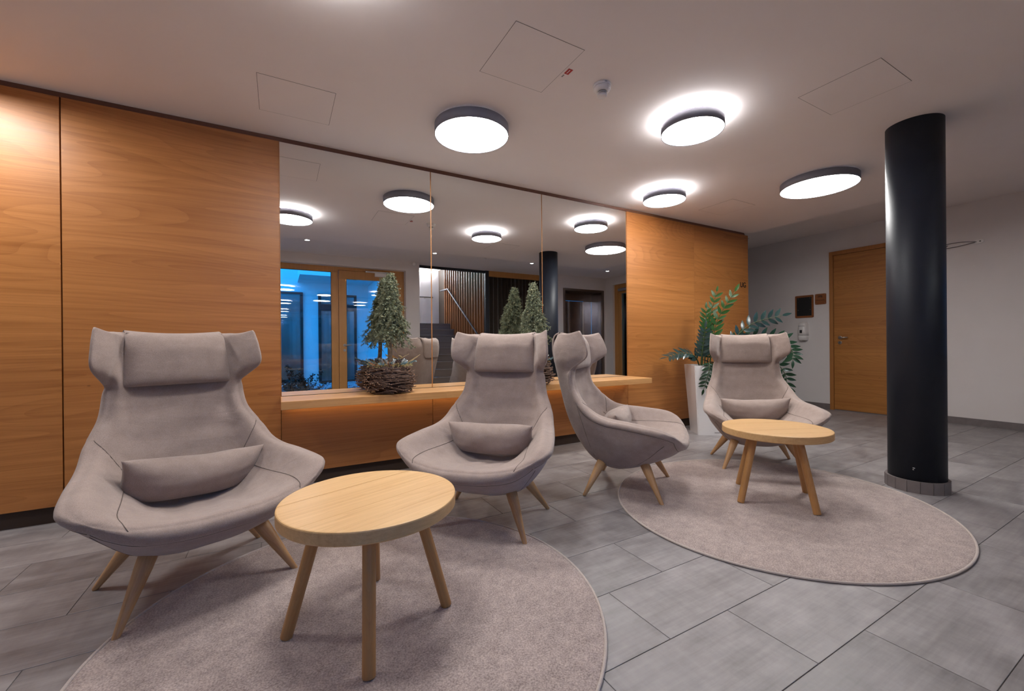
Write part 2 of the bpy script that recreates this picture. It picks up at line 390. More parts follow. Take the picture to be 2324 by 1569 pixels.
for i, nm in enumerate(('leftmost tall mirror pane beside the wide oak panel', 'middle tall mirror pane above the oak shelf', 'rightmost tall mirror pane next to the oak panels by the planter')):
    t = thing('wall_mirror', nm, 'mirror', ((XS[2+i]+XS[3+i])/2, .008, .69), 0, 'mirror panes in the oak wall')
    w = (XS[3+i]-XS[2+i])/2
    cbox('mirror_pane', 'mirror_glass', -w+.004, w-.004, 0, .006, .003, ZTOP-.69, t)
    cbox('edge_strip', 'oak_frame', w-.004, w+.004 if i < 2 else w, -.001, .008, .003, ZTOP-.69, t)
    if i == 0: cbox('edge_strip', 'oak_frame', -w, -w+.004, -.008, .008, .003, ZTOP-.69, t)
sh = thing('wall_shelf', 'long thick oak shelf running below the mirrors', 'shelf', (1.765, 0, .634))
cbox('board', 'oak_shelf', -1.76, 1.76, -.35, .002, 0, .056, sh, .002)
cbox('back_gap', 'gap_dark', -1.758, 1.758, .0025, .008, .03, .0575, sh)
led = cbox('led_strip', 'led_warm', -1.72, 1.72, -.055, -.035, -.006, -.0005, sh)
ug = text('wall_lettering', 'UG', 'letter_dark', (5.745, -.002, 1.88), .102, (PI/2, 0, 0), None); ug.scale = (.92, 1, 1)
tag(ug, 'dark capital letters UG near the edge of the oak wall', 'lettering')
h_ = MB(); h_.tube([(5.873, -.004, 2.555), (5.873, -.016, 2.555)], .006, 10)
tag(h_.obj('wall_screw', 'steel'), 'tiny steel screw head at the top corner of the oak wall', 'screw')

# ------------------------------------------------------------------ white wall on the right, door, signs
mb = MB()
mb.box(WX, WX+.2, -3.45, 2.0, 0, HT); mb.box(WX, WX+.2, -5.6, -4.62, 0, HT); mb.box(WX, WX+.2, -4.62, -3.45, 2.6, HT)
struct(mb.obj('wall_right', 'plaster'))
struct(cbox('wall_corridor', 'plaster', 5.6, WX, 1.7, 1.9, 0, HT))
struct(cbox('wall_corridor_side', 'plaster', 5.65, 5.85, .3, 1.7, 0, HT))
bb = struct(cbox('baseboard_right', 'grout', WX-.009, WX, -3.45, 1.7, 0, .084))
y = 1.7
while y > -3.44:
    y1 = max(y-.655, -3.44)
    if not (y1 < -.267 and y > -1.32 and y1 > -1.4 and y < -.2):
        pass
    if y1 >= -.30 or y <= -1.28: segs = [(y1, y)]
    else:
        segs = []
        if y > -.265: segs.append((-.265, y))
        if y1 < -1.325: segs.append((y1, -1.325))
    for a, b_ in segs:
        if b_-a > .03: wpart('skirting_tile', 'skirt_tile', WX-.014, WX-.008, a+.0015, b_-.0015, 0, .086, bb)
    y = y1
d1 = struct(thing('door_1', 'plain oak door in the white wall beside the dark column', 'door', (WX, -.79, 0)))
if 'category' in d1: del d1['category']
cbox('door_frame', 'oak_frame', -.03, .0, .47, .524, 0, 2.475, d1, .002)
cbox('door_frame', 'oak_frame', -.03, .0, -.524, -.47, 0, 2.475, d1, .002)
cbox('door_frame', 'oak_frame', -.03, .0, -.47, .47, 2.415, 2.475, d1, .002)
lf = cbox('door_leaf', 'oak_door', -.018, .0, -.467, .467, .014, 2.412, d1, .0015)
cbox('threshold_glow', 'door_gap_light', -.004, .0, -.46, .30, .0005, .011, d1)  # emissive strip paints in the blue daylight glimmer under the door
hm = MB(); hm.tube([(-.012, 0, 0), (-.012, 0, 0)], .001, 4)
hm = MB(); hm.lathe([(.026, 0), (.026, .008), (.022, .01)], 20)
def along_x(mb_, pos, sx=-1):
    mb_.v = [(pos[0]+sx*z, pos[1]+y_, pos[2]+x) for x, y_, z in mb_.v]; return mb_
hh = along_x(hm, (-.018, .385, 1.13)); hh.tube([(-.026, .385, 1.13), (-.065, .385, 1.13), (-.07, .375, 1.13), (-.07, .27, 1.132)], .009, 10)
hh.obj('door_handle', 'steel', d1)
lk = along_x(MB().lathe([(.026, 0), (.026, .008), (.022, .01)], 20), (-.018, .387, 1.052)); lk.obj('lock_rose', 'steel', d1)
MB().box(-.030, -.027, .383, .391, 1.04, 1.062).obj('keyhole', 'dark_plastic', d1)

def rrect(w, h, r, n=5):
    pts = []
    for cx, cy, a0 in ((w/2-r, h/2-r, 0), (-w/2+r, h/2-r, PI/2), (-w/2+r, -h/2+r, PI), (w/2-r, -h/2+r, 1.5*PI)):
        for k in range(n+1): a = a0+PI/2*k/n; pts.append((cx+r*math.cos(a), cy+r*math.sin(a)))
    return pts
def wall_plate(name, mat, w, h, r, t, parent, off=0):   # plate on the x = WX wall, local y across, z up, thickness towards -x
    m_ = MB().prism(rrect(w, h, r), off, off+t); m_.v = [(-z, x, y_) for x, y_, z in m_.v]; m_.f = [f for f in m_.f]
    return m_.obj(name, mat, parent)
ib = thing('info_board', 'black board in a rounded wooden frame on the white wall', 'board', (WX, .102, 1.653))
wall_plate('frame', 'sign_wood', .275, .37, .015, .012, ib)
wall_plate('board_face', 'board_black', .222, .305, .002, .0022, ib, .0115)
for a in (-.09, .09):
    s_ = MB().lathe([(.0035, 0), (.0035, .002)], 8); along_x(s_, (-.0137, a, -.055)); s_.obj('pin', 'steel', ib)
    s_ = MB().lathe([(.0035, 0), (.0035, .002)], 8); along_x(s_, (-.0137, a, .135)); s_.obj('pin', 'steel', ib)
pq = thing('door_sign', 'small square wooden plaque with dark emblem beside the oak door', 'sign', (WX, -.136, 1.755))
wall_plate('plaque', 'sign_wood', .158, .17, .014, .010, pq)
for a in (-1, 1):
    for c in (-1, 1):
        s_ = MB().lathe([(.004, 0), (.004, .003)], 8); along_x(s_, (-.0095, a*.066, c*.072)); s_.obj('screw', 'steel', pq)
em = MB()
def dash(y0, y1, z0, z1): em.box(-.0112, -.0098, min(y0, y1), max(y0, y1), z0, z1)
dash(.042, -.024, .052, .056); dash(.030, -.004, .040, .046); dash(.008, -.03, .044, .05); dash(.036, -.03, .026, .030); dash(-.012, -.026, .031, .039); dash(.036, .03, .03, .04)
em.obj('emblem', 'letter_dark', pq)
em = MB(); yy = .064; k = 0
rl = random.Random(3)
while yy > -.06:
    w_ = rl.uniform(.003, .0055); hgt = rl.choice((.010, .010, .010, .015)); dash(yy, yy-.0017, -.022, -.022+hgt); dash(yy, yy-w_, -.022 if rl.random() < .5 else -.0145, (-.022 if rl.random() < .5 else -.0145)+.0022) if False else None
    zz = rl.choice((-.022, -.0145)); dash(yy, yy-w_, zz, zz+.0022); yy -= w_+.0024
em.obj('sign_text', 'letter_dark', pq)
ds = thing('soap_dispenser', 'white plastic hand dispenser on the wall below the black board', 'dispenser', (WX, .107, 1.09))
def loft_box(sections, mat, name, parent):
    # sections: (z, halfwidth, depth) rounded profile in plan
    m_ = MB(); n = 16; vs = []
    for z, hw, dp in sections:
        for k in range(n+1):
            a = PI*k/n; c, s_ = math.cos(a), math.sin(a)
            vs.append((-dp*(abs(s_)**.55), hw*math.copysign(abs(c)**.7, c), z))
    fs = [(j*(n+1)+k, j*(n+1)+k+1, (j+1)*(n+1)+k+1, (j+1)*(n+1)+k) for j in range(len(sections)-1) for k in range(n)]
    m_.add(vs, fs, 0, True); m_.f.append(tuple(range(n, -1, -1))); m_.f.append(tuple((len(sections)-1)*(n+1)+k for k in range(n+1))); m_.m += [0, 0]; m_.sm += [False, False]
    return m_.obj(name, mat, parent)
loft_box([(0, .05, .07), (.01, .062, .09), (.05, .068, .105), (.085, .069, .108)], 'white_plastic', 'drip_cup', ds)
loft_box([(.087, .069, .108), (.16, .068, .105), (.26, .064, .095), (.295, .056, .08), (.305, .045, .06)], 'white_plastic', 'body', ds)
MB().box(-.115, -.098, -.016, .016, .125, .175).obj('viewing_window', 'dark_plastic', ds)
MB().box(-.101, -.09, -.045, .045, .238, .243).obj('seam', 'grey_plastic', ds)
MB().box(-.06, -.035, -.03, .0, -.006, .002).obj('nozzle', 'cone_brown', ds)
# flat metal loop holder high on the wall
hk = thing('wall_bracket', 'flat pale metal loop bracket mounted high behind the column', 'bracket', (WX, -1.66, 2.30))
top = [(-.012-.012*math.sin(PI*t), .14-.335*t, .012*(1-t)+.018*math.sin(PI*t)-.004) for t in [k/14 for k in range(15)]]
bot = [(-.012-.012*math.sin(PI*t), .14-.335*t, -.030*(1-t)-.012*math.sin(PI*t)-.004) for t in [k/14 for k in range(15)]]
for pts, nm in ((top, 'loop_arm'), (bot, 'loop_arm')): MB().tube(pts, .0042, 8).obj(nm, 'rail_metal', hk)
MB().tube([(-.012, .06, .0), (-.014, .10, -.028), (-.012, .14, -.030)], .004, 8).obj('brace', 'rail_metal', hk)
e_ = MB().prism(rrect(.075, .046, .0229, 8), 0, .009); e_.v = [(-.006-z, -.215+x, y_-.003) for x, y_, z in e_.v]; e_.obj('end_plate', 'white_plastic', hk)
s_ = MB().lathe([(.008, 0), (.008, .003)], 12); along_x(s_, (-.0155, -.225, -.003)); s_.obj('screw', 'dark_plastic', hk)

# ------------------------------------------------------------------ column
co = thing('column', 'thick round black column with tiled foot in front of the white wall', 'column', (4.03, -2.344, 0))
MB().lathe([(.158, .0), (.158, H)], 64, smooth=True).obj('shaft', 'column_paint', co)
n = 16
for k in range(n):
    a0, a1 = 2*PI*(k+.02)/n, 2*PI*(k+.98)/n
    ri, ro = .159, .176
    poly = [(ri*math.cos(a0), ri*math.sin(a0)), (ro*math.cos(a0), ro*math.sin(a0)), (ro*math.cos(a1), ro*math.sin(a1)), (ri*math.cos(a1), ri*math.sin(a1))]
    MB().prism(poly, 0, .082).obj('skirting_tile', 'skirt_tile', co)
MB().lathe([(.158, .0), (.1725, .0), (.1725, .0815), (.158, .0815)], 32, cap=False).obj('mortar', 'grout', co)
cam_az = math.atan2(-1.206, -4.03)-.09
for q, z in ((0, .172), (1, .160)):
    c_ = Vector((.1582*math.cos(cam_az), .1582*math.sin(cam_az), z)); t_ = Vector((-math.sin(cam_az), math.cos(cam_az), 0))
    mm = MB(); mm.tube([c_-t_*.006, c_+t_*(.006 if q == 0 else .001)], .0022, 6); mm.obj('paint_chip', 'white_plastic', co)

# ------------------------------------------------------------------ ceiling lamps, detectors
def lamp(x, y, r, halo, label, drop=None):
    d = .10 if halo else .078
    t = thing('ceiling_lamp', label, 'lamp', (x, y, H-d), 0, 'round ceiling lamps')
    hgt = .068
    MB().lathe([(r-.004, .0045), (r-.004, 0), (r, 0), (r, hgt), (r-.002, hgt+.001)], 72, cap=False).obj('ring', 'lamp_metal', t)
    MB().lathe([(.001, .004), (r-.004, .004)], 72, cap=False, smooth=False).obj('diffuser', 'lamp_white', t)
    if halo:
        MB().lathe([(r-.002, hgt-.001), (.001, hgt-.001)], 72, cap=False).obj('back_plate', 'white_plastic', t)
        MB().lathe([(r*.86, hgt+.001), (r*.86, hgt+.003), (r*.42, hgt+.003), (r*.42, hgt+.001)], 72, cap=False).obj('uplight', 'lamp_up', t)
    else:
        MB().lathe([(r-.002, hgt), (.001, hgt)], 72, cap=False).obj('back_plate', 'lamp_metal', t)
    MB().lathe([(r*.38, hgt), (r*.38, d)], 32).obj('mount', 'white_plastic', t)
lamp(1.212, -.82, .262, False, 'large dark-rimmed ceiling lamp without a halo, nearest above the mirrors')
lamp(2.519, -1.639, .205, True, 'small ceiling lamp with bright halo between the detector and the column')
lamp(3.479, -.572, .209, True, 'small haloed ceiling lamp near the right end of the mirror wall')
lamp(4.55, -1.495, .315, False, 'large dark-rimmed ceiling lamp beside the top of the black column')
lamp(.12, -1.89, .235, True, 'haloed ceiling lamp just above the upper left frame, seen in the mirror')
lamp(-1.62, -.50, .262, False, 'large ceiling lamp beyond the left edge shining on the oak panels')

def detector(x, y, z, label):
    t = thing('smoke_detector', label, 'smoke detector', (x, y, z))
    MB().lathe([(.054, 0), (.054, -.014), (.050, -.016)], 40).obj('base', 'white_plastic', t)
    MB().lathe([(.049, -.016), (.052, -.018), (.052, -.024), (.044, -.036), (.030, -.041)], 40).obj('body', 'white_plastic', t)
    ch = MB().lathe([(.026, -.041), (.026, -.060)], 32).obj('chamber', 'dark_plastic', t)
    for q in range(3): MB().lathe([(.024, -.0455-q*.0055), (.029, -.0455-q*.0055), (.029, -.0475-q*.0055), (.024, -.0475-q*.0055)], 32, cap=False).obj('vent_ring', 'white_plastic', t)
    MB().lathe([(.030, -.060), (.030, -.066), (.022, -.072), (.006, -.074)], 32).obj('cap', 'white_plastic', t)
    a = math.atan2(-1.9, -1.75)
    m_ = MB()
    for q in range(6):
        b_ = a+.35+q*.045; m_.tube([(.0543*math.cos(b_), .0543*math.sin(b_), -.004), (.0543*math.cos(b_), .0543*math.sin(b_), -.010)], .0008, 5)
    m_.obj('maker_mark', 'grey_plastic', t)
detector(1.72, -1.62, H, 'white smoke detector on the ceiling between lamps and hatch')
detector(5.14, -3.6, HT, 'small smoke detector seen in the mirror right of the column')
st = thing('sticker', 'small red sticker beside the edge of a ceiling hatch', 'sticker', (1.449, -1.625, H))
MB().box(.0, .03, -.024, .024, -.0008, 0).obj('label', 'sticker_red', st)
MB().box(.012, .016, -.016, .016, -.0012, -.0008).obj('stripe', 'white_plastic', st)
MB().box(.004, .012, .034, .056, -.0006, 0).obj('small_print', 'grey_plastic', st)
for i, (x, lb) in enumerate(((.41, 'recessed spot mirrored above the terrace window'), (2.573, 'recessed spot mirrored above the stair opening'), (4.735, 'recessed spot mirrored above the brown curtain'), (6.86, 'recessed spot mirrored above the lift doors'))):
    t = thing('recessed_spot', lb, 'spotlight', (x, -4.0, HT), 0, 'recessed spots behind the camera')
    MB().lathe([(.036, 0), (.045, 0), (.046, -.003), (.036, -.004), (.036, 0)], 28, cap=False).obj('trim_ring', 'grey_plastic', t)
    MB().lathe([(.001, -.001), (.036, -.001)], 28, cap=False).obj('lens', 'spot_white', t)
tag(MB().lathe([(.03, 0), (.034, -.006), (.02, -.012), (.008, -.02)], 20, c=(3.62, -4.0, HT)).obj('ceiling_sensor', 'white_plastic'), 'small round white sensor mirrored between two recessed spots', 'sensor')

# ------------------------------------------------------------------ side behind the camera (seen in the mirrors)
mb = MB(); mb.box(-3.2, -1.2, YB-.3, YB, 0, HT); mb.box(-1.2, 2.30, YB-.3, YB, 2.622, HT); mb.box(2.30, 2.59, YB-.3, YB, 0, HT)
struct(mb.obj('wall_back', 'plaster'))
mb = MB(); mb.box(6.05, 6.22, -5.5, -4.9, 0, HT); mb.box(6.22, 7.52, -5.5, -4.9, 2.47, HT); mb.box(7.52, WX, -5.5, -4.9, 0, HT); mb.box(4.3, 6.05, -5.62, -5.5, 0, HT)
struct(mb.obj('wall_lift', 'plaster'))
struct(cbox('wall_left', 'plaster', -3.2, -3.0, -5.35, .035, 0, HT))
# fixed window and glazed terrace door
yf = -5.215
w1 = struct(thing('window_1', 'tall fixed oak window to the blue courtyard, left of the glazed door', 'window', (0, yf, 0))); del w1['category']
for x0, x1, z0, z1 in ((-1.2, 1.0, 2.515, 2.622), (-1.2, 1.0, 0, .13), (-1.2, -1.08, .13, 2.515), (.885, 1.0, .13, 2.515)):
    cbox('frame_member', 'window_oak', x0, x1, -.06, .015, z0, z1, w1, .002)
cbox('pane', 'pane_glass', -1.08, .885, -.035, -.011, .13, 2.515, w1)
cbox('gasket', 'dark_plastic', -1.08, .885, -.006, .0, 2.507, 2.516, w1); cbox('gasket', 'dark_plastic', .878, .886, -.006, .0, .13, 2.51, w1)
d2 = struct(thing('door_2', 'oak framed glass terrace door with lever handle and closer', 'door', (0, yf, 0))); del d2['category']
for x0, x1, z0, z1 in ((1.0, 2.30, 2.56, 2.622), (1.0, 1.015, 0, 2.56), (2.10, 2.30, 0, 2.56), (1.0, 2.3, 0, .02)):
    cbox('door_frame', 'window_oak', x0, x1, -.06, .015, z0, z1, d2, .002)
for x0, x1, z0, z1 in ((1.02, 2.095, 2.39, 2.555), (1.02, 2.095, .03, .20), (1.02, 1.16, .20, 2.39), (1.965, 2.095, .20, 2.39)):
    cbox('leaf_member', 'window_oak', x0, x1, -.05, .03, z0, z1, d2, .002)
cbox('pane', 'pane_glass', 1.16, 1.965, -.025, -.003, .2, 2.39, d2)
cbox('gasket', 'dark_plastic', 1.16, 1.168, .0, .012, .2, 2.39, d2)
MB().tube([(1.12, .03, 1.085), (1.12, .075, 1.085), (1.13, .08, 1.085), (1.245, .08, 1.085)], .010, 10).obj('door_handle', 'steel', d2)
for z in (1.085, .985):
    m_ = MB().lathe([(.027, 0), (.027, .01)], 20); m_.v = [(1.12+x, .03+z_, z+y_) for x, y_, z_ in m_.v]; m_.obj('rose', 'steel', d2)
cbox('closer_arm', 'steel', 1.52, 2.0, .03, .065, 2.545, 2.575, d2, .003); cbox('closer_box', 'white_plastic', 1.70, 2.0, .03, .085, 2.47, 2.54, d2, .004)
s_ = MB().lathe([(.032, 0), (.034, -.02), (.03, -.045), (.016, -.06)], 24, c=(2.47, YB+.04, HT-.004)).obj('motion_sensor', 'white_plastic'); tag(s_, 'white dome sensor mirrored beside the stair opening', 'sensor')
# stairs, end wall with light, screen and rail
stp = struct(thing('stairs', 'dark wooden stairs rising behind the pier', 'stairs', (3.42, -5.2, 0))); del stp['category']
for k in range(10):
    z = .168*(k+1); yk = -.263*k
    dp = .263 if k < 9 else 1.4
    cbox('tread', 'stair_wood', -.815, .815, yk-dp, yk+.012, z-.03, z, stp, .003)
    cbox('riser', 'stair_wood', -.815, .815, yk-.02, yk, z-.168, z-.03, stp)
struct(cbox('wall_stair_end', 'plaster', 2.4, 4.6, -9.05, -8.9, 1.2, 3.5)); 
struct(cbox('wall_stair_left', 'plaster', 2.45, 2.59, -8.9, YB-.3, 0, 3.5))
struct(cbox('wall_stair_right', 'backing', 4.36, 4.5, -8.9, -5.5, 0, 3.5))
struct(cbox('ceiling_stair', 'ceiling_paint', 2.4, 4.6, -9.05, -5.25, 3.4, 3.5))
struct(cbox('trim_2', 'post_dark', 2.59, 4.25, -5.29, -5.25, HT-.055, HT))
tag(cbox('led_strip', 'led_cool', 2.62, 4.2, -8.895, -8.86, 3.32, 3.36), 'white light strip along the top of the stair end wall', 'light')
rail2 = thing('wall_rail', 'straight steel rail on the pale wall at the stair head', 'handrail', (3.4, -8.9, 2.55))
MB().tube([(-.8, .06, 0), (.75, .06, 0)], .018, 10).obj('bar', 'steel', rail2)
for x in (-.5, .5): MB().tube([(x, 0, -.03), (x, .06, -.02)], .008, 8).obj('bracket', 'steel', rail2)
sc = thing('slat_screen', 'screen of upright dark wooden slats along the stairs', 'screen', (4.25, -5.37, 0))
slat = MB().box(-.04, .04, -.022, .022, 0, 3.38, .002).mesh('slat', 'slat_wood')
for k in range(17): link('slat', slat, sc, (0, -.163*k, 0))
hr = thing('handrail', 'sloping grey metal handrail in front of the slat screen', 'handrail', (4.15, -5.49, 0))
MB().tube([(0, .25, 1.115), (0, 0, 1.281), (0, -2.07, 2.657), (0, -2.66, 2.664)], .022, 10).obj('rail', 'rail_metal', hr)
for t in (.15, .5, .85): MB().tube([(0, -2.07*t, 1.281+1.376*t-.02), (.03, -2.07*t, 1.281+1.376*t-.06), (.06, -2.07*t, 1.281+1.376*t-.06)], .007, 8).obj('bracket', 'rail_metal', hr)
hr2 = thing('lower_handrail', 'thin slanting rail on the left wall of the stairs', 'handrail', (2.64, -5.4, 0))
MB().tube([(0, 0, 1.2), (0, -2.0, 2.53)], .016, 8).obj('rail', 'rail_metal', hr2)
MB().tube([(0, -.6, 1.6), (-.05, -.6, 1.56)], .007, 8).obj('bracket', 'rail_metal', hr2)
tag(cbox('post', 'post_dark', 4.215, 4.305, -5.31, -5.22, 0, HT), 'narrow black post between the slat screen and the curtain', 'post')
tag(cbox('curtain_beam', 'window_oak', 4.305, 6.05, -5.30, -5.22, 2.68, HT, None, .002), 'oak pelmet board above the brown curtain', 'pelmet')
m_ = MB(); nx = 260; vs = []
for j, z in enumerate((0.02, .9, 1.8, 2.70)):
    for i in range(nx+1):
        x = 4.32+1.72*i/nx
        ph = 2*PI*(x*9.5+.25*math.sin(x*5.1)+.12*math.sin(x*13))
        vs.append((x+.004*math.sin(ph*2), -5.36+(.036+.008*math.sin(x*7))*math.sin(ph)*(1-.12*j/3), z))
fs = [(j*(nx+1)+i, j*(nx+1)+i+1, (j+1)*(nx+1)+i+1, (j+1)*(nx+1)+i) for j in range(3) for i in range(nx)]
m_.add(vs, fs, 0, True); cu = m_.obj('curtain', 'curtain_brown'); md = cu.modifiers.new('s', 'SOLIDIFY'); md.thickness = .006
tag(cu, 'floor length dark brown pleated curtain under the oak pelmet', 'curtain')
# lift
lt = thing('elevator', 'stainless steel lift with two sliding doors in a deep niche', 'elevator', (6.87, -4.9, 0))
for x0, x1, z0, z1 in ((-.66, -.60, 0, 2.48), (.60, .67, 0, 2.48), (-.60, .60, 2.43, 2.48)): cbox('frame', 'steel_brown', x0, x1, -.03, .012, z0, z1, lt, .002)
cbox('reveal', 'brushed_steel', .595, .605, -.42, -.03, 0, 2.43, lt); cbox('reveal', 'brushed_steel', -.605, -.595, -.42, -.03, 0, 2.43, lt)
cbox('soffit', 'steel_brown', -.6, .6, -.42, -.03, 2.42, 2.43, lt)
cbox('header', 'steel_brown', -.6, .6, -.43, -.415, 2.22, 2.43, lt)
cbox('lift_door', 'brushed_steel', -.595, -.165, -.46, -.43, 0.01, 2.22, lt, .003); cbox('lift_door', 'brushed_steel', -.155, .30, -.46, -.43, .01, 2.22, lt, .003); cbox('lift_door', 'brushed_steel', .31, .595, -.455, -.425, .01, 2.22, lt, .003)
for x in (-.16, .305): cbox('edge_profile', 'steel', x-.03, x+.03, -.43, -.415, .01, 2.215, lt, .006)
cbox('sill', 'brushed_steel', -.6, .6, -.45, 0, .0, .01, lt)
# side entrance door in the white wall
d3 = struct(thing('door_3', 'oak framed glass side door mirrored next to the lift', 'door', (WX, -4.04, 0))); del d3['category']
for y0, y1, z0, z1 in ((-.58, -.46, 0, 2.6), (.46, .58, 0, 2.6), (-.46, .46, 2.5, 2.6)): cbox('door_frame', 'window_oak', .06, .13, y0, y1, z0, z1, d3, .002)
for y0, y1, z0, z1 in ((-.455, -.34, .02, 2.495), (.34, .455, .02, 2.495), (-.34, .34, 2.36, 2.495), (-.34, .34, .02, .2)): cbox('leaf_member', 'window_oak', .07, .12, y0, y1, z0, z1, d3, .002)
cbox('pane', 'pane_glass', .085, .105, -.34, .34, .2, 2.36, d3)
cbox('closer_box', 'grey_plastic', .0, .06, -.40, -.05, 2.42, 2.48, d3, .004)
mb = MB(); random.seed(5)
so = struct(cbox('wall_side_yard', 'earth', 9.0, 9.2, -7, -1.5, 0, 4.2))
for r in range(22):
    yy = -6.9+(.14 if r % 2 else 0)
    while yy < -1.6:
        w_ = random.uniform(.2, .34)
        if len([1 for _ in so.children]) < 290: wpart('stone', 'facade', 8.97-random.uniform(0, .02), 9.0, yy, yy+w_-.02, .02+r*.18, .185+r*.18, so)
        yy += w_
struct(cbox('ground_side_yard', 'earth', WX+.2, 9.0, -7, -1.5, -.1, -.01))

# ------------------------------------------------------------------ courtyard beyond the window
struct(cbox('ground', 'earth', -4, 5, -9.3, YB-.3, -.12, -.01))
fc = struct(cbox('wall_courtyard', 'facade', -5, 2.4, -9.2, -9.0, 0, 6))
struct(cbox('wall_courtyard_side', 'facade', 2.25, 2.42, -9.0, -5.36, 0, 3.6))
def yard_window(x0, x1, z0, z1, trans, label, n):
    t = struct(thing('window_%d' % n, label, 'window', ((x0+x1)/2, -9.0, 0))); del t['category']
    w = (x1-x0)/2
    for a, b_, c, d in ((-w, -w+.07, z0, z1), (w-.07, w, z0, z1), (-w+.07, w-.07, z1-.06, z1), (-w+.07, w-.07, z0, z0+.09)): cbox('frame_member', 'dark_frame', a, b_, .0, .05, c, d, t)
    if trans: cbox('transom', 'dark_frame', -w+.07, w-.07, .0, .05, trans-.09, trans+.09, t); cbox('mullion', 'dark_frame', -.03, .03, 0, .048, z0, trans, t)
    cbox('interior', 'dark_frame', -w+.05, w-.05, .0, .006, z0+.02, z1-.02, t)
    m_ = MB(); nx = 120; vs = []
    for z in (z0+.09, z1-.06):
        for i in range(nx+1): x = -w+.07+(2*w-.14)*i/nx; vs.append((x, .016+.007*math.sin(x*46+1.2*math.sin(x*9)), z))
    m_.add(vs, [(i, i+1, nx+2+i, nx+1+i) for i in range(nx)], 0, True); m_.obj('net_curtain', 'net_curtain', t)
    cbox('pane', 'pane_glass', -w+.07, w-.07, .034, .042, z0+.09, z1-.06, t)
yard_window(-.55, .56, .1, 2.53, 0, 'dark framed courtyard window with net curtain behind the shrub', 2)
yard_window(.936, 1.93, .03, 2.51, 2.145, 'dark framed courtyard door with transom light, seen mirrored', 3)
bal = thing('balcony', 'overhanging balcony slab above the courtyard windows', 'balcony', (1.335, -8.29, 3.0))
cbox('slab', 'facade', -.9, .9, -.7, .7, -.2, .0, bal); cbox('parapet', 'facade', -.9, .9, .64, .7, 0, .9, bal); cbox('parapet', 'facade', -.9, -.84, -.7, .64, 0, .9, bal)
m_ = MB(); rp_ = np.random.default_rng(4)
ico = [(0, 0, 1), (1, 0, 0), (0, 1, 0), (-1, 0, 0), (0, -1, 0), (0, 0, -1)]; icf = [(0, 1, 2), (0, 2, 3), (0, 3, 4), (0, 4, 1), (5, 2, 1), (5, 3, 2), (5, 4, 3), (5, 1, 4)]
for k in range(900):
    c = (rp_.uniform(.75, 2.2), rp_.uniform(-8.95, -7.6), rp_.uniform(0, .05)); s3 = rp_.uniform(.03, .06, 3)
    m_.add([(c[0]+v[0]*s3[0], c[1]+v[1]*s3[1], c[2]+v[2]*s3[2]*.7) for v in ico], icf, 0, True)
pb = m_.obj('pebble_bed', 'pebble'); pb['kind'] = 'stuff'; tag(pb, 'bed of pale pebbles outside along the courtyard wall', 'pebbles')
sb = thing('shrub', 'low dark evergreen shrub in the courtyard behind the window', 'shrub', (.40, -6.35, 0))
m_ = MB(); lv = MB(); rs = random.Random(9)
for k in range(26):
    a = rs.uniform(0, 2*PI); ln = rs.uniform(.3, .62); el = rs.uniform(.35, 1.25)
    bx, by = rs.uniform(-.25, .2), rs.uniform(-.12, .12)
    pts = [(bx+ln*t*math.cos(a)*math.cos(el), by+ln*t*math.sin(a)*math.cos(el)*.6, ln*1.15*t*math.sin(el)) for t in (0, .3, .6, 1)]
    m_.tube(pts, [.009, .007, .005, .002], 5)
    for t in np.linspace(.3, 1, 14):
        p = Vector(pts[0]).lerp(Vector(pts[3]), float(t))
        for q in range(4):
            d = Vector((rs.uniform(-1, 1), rs.uniform(-1, 1), rs.uniform(-.3, .8))).normalized(); w_ = d.orthogonal().normalized()*.012
            lv.add([p, p+d*.035+w_, p+d*.07, p+d*.035-w_], [(0, 1, 2, 3)])
m_.obj('branches', 'bark', sb); lo = lv.obj('foliage', 'shrub_leaf', sb); lo['kind'] = 'stuff'

# ------------------------------------------------------------------ rugs
def rug(cx, cy, a, b_, ang, label):
    t = thing('rug', label, 'rug', (cx, cy, 0), ang, 'round rugs')
    n = 128; m_ = MB(); vs = []; fs = []
    rings = [1.0, .985, .9, .7, .45, .2]
    for q, s_ in enumerate(rings):
        z = .0105 if q else .006
        for k in range(n): an = 2*PI*k/n; vs.append((a*s_*math.cos(an), b_*s_*math.sin(an), z))
    vs.append((0, 0, .0105))
    for q in range(len(rings)-1):
        for k in range(n): fs.append((q*n+k, q*n+(k+1) % n, (q+1)*n+(k+1) % n, (q+1)*n+k))
    o_ = (len(rings)-1)*n
    for k in range(n): fs.append((o_+k, o_+(k+1) % n, len(vs)-1))
    base = [(a*math.cos(2*PI*k/n), b_*math.sin(2*PI*k/n), .0005) for k in range(n)]
    nb = len(vs); vs += base
    for k in range(n): fs.append((nb+k, nb+(k+1) % n, (k+1) % n, k))
    m_.add(vs, fs, 0, True); m_.obj('pile', 'carpet', t)
    pts = [(a*math.cos(2*PI*k/96), b_*math.sin(2*PI*k/96), .0065) for k in range(97)]
    MB().tube(pts, .0062, 8, cap=False).obj('edge_binding', 'carpet_edge', t)
rug(.314, -1.825, .91, .91, 0, 'round beige rug under the near coffee table')
rug(2.843, -1.952, 1.03, .935, math.atan2(.193, .981), 'round beige rug under the far coffee table')

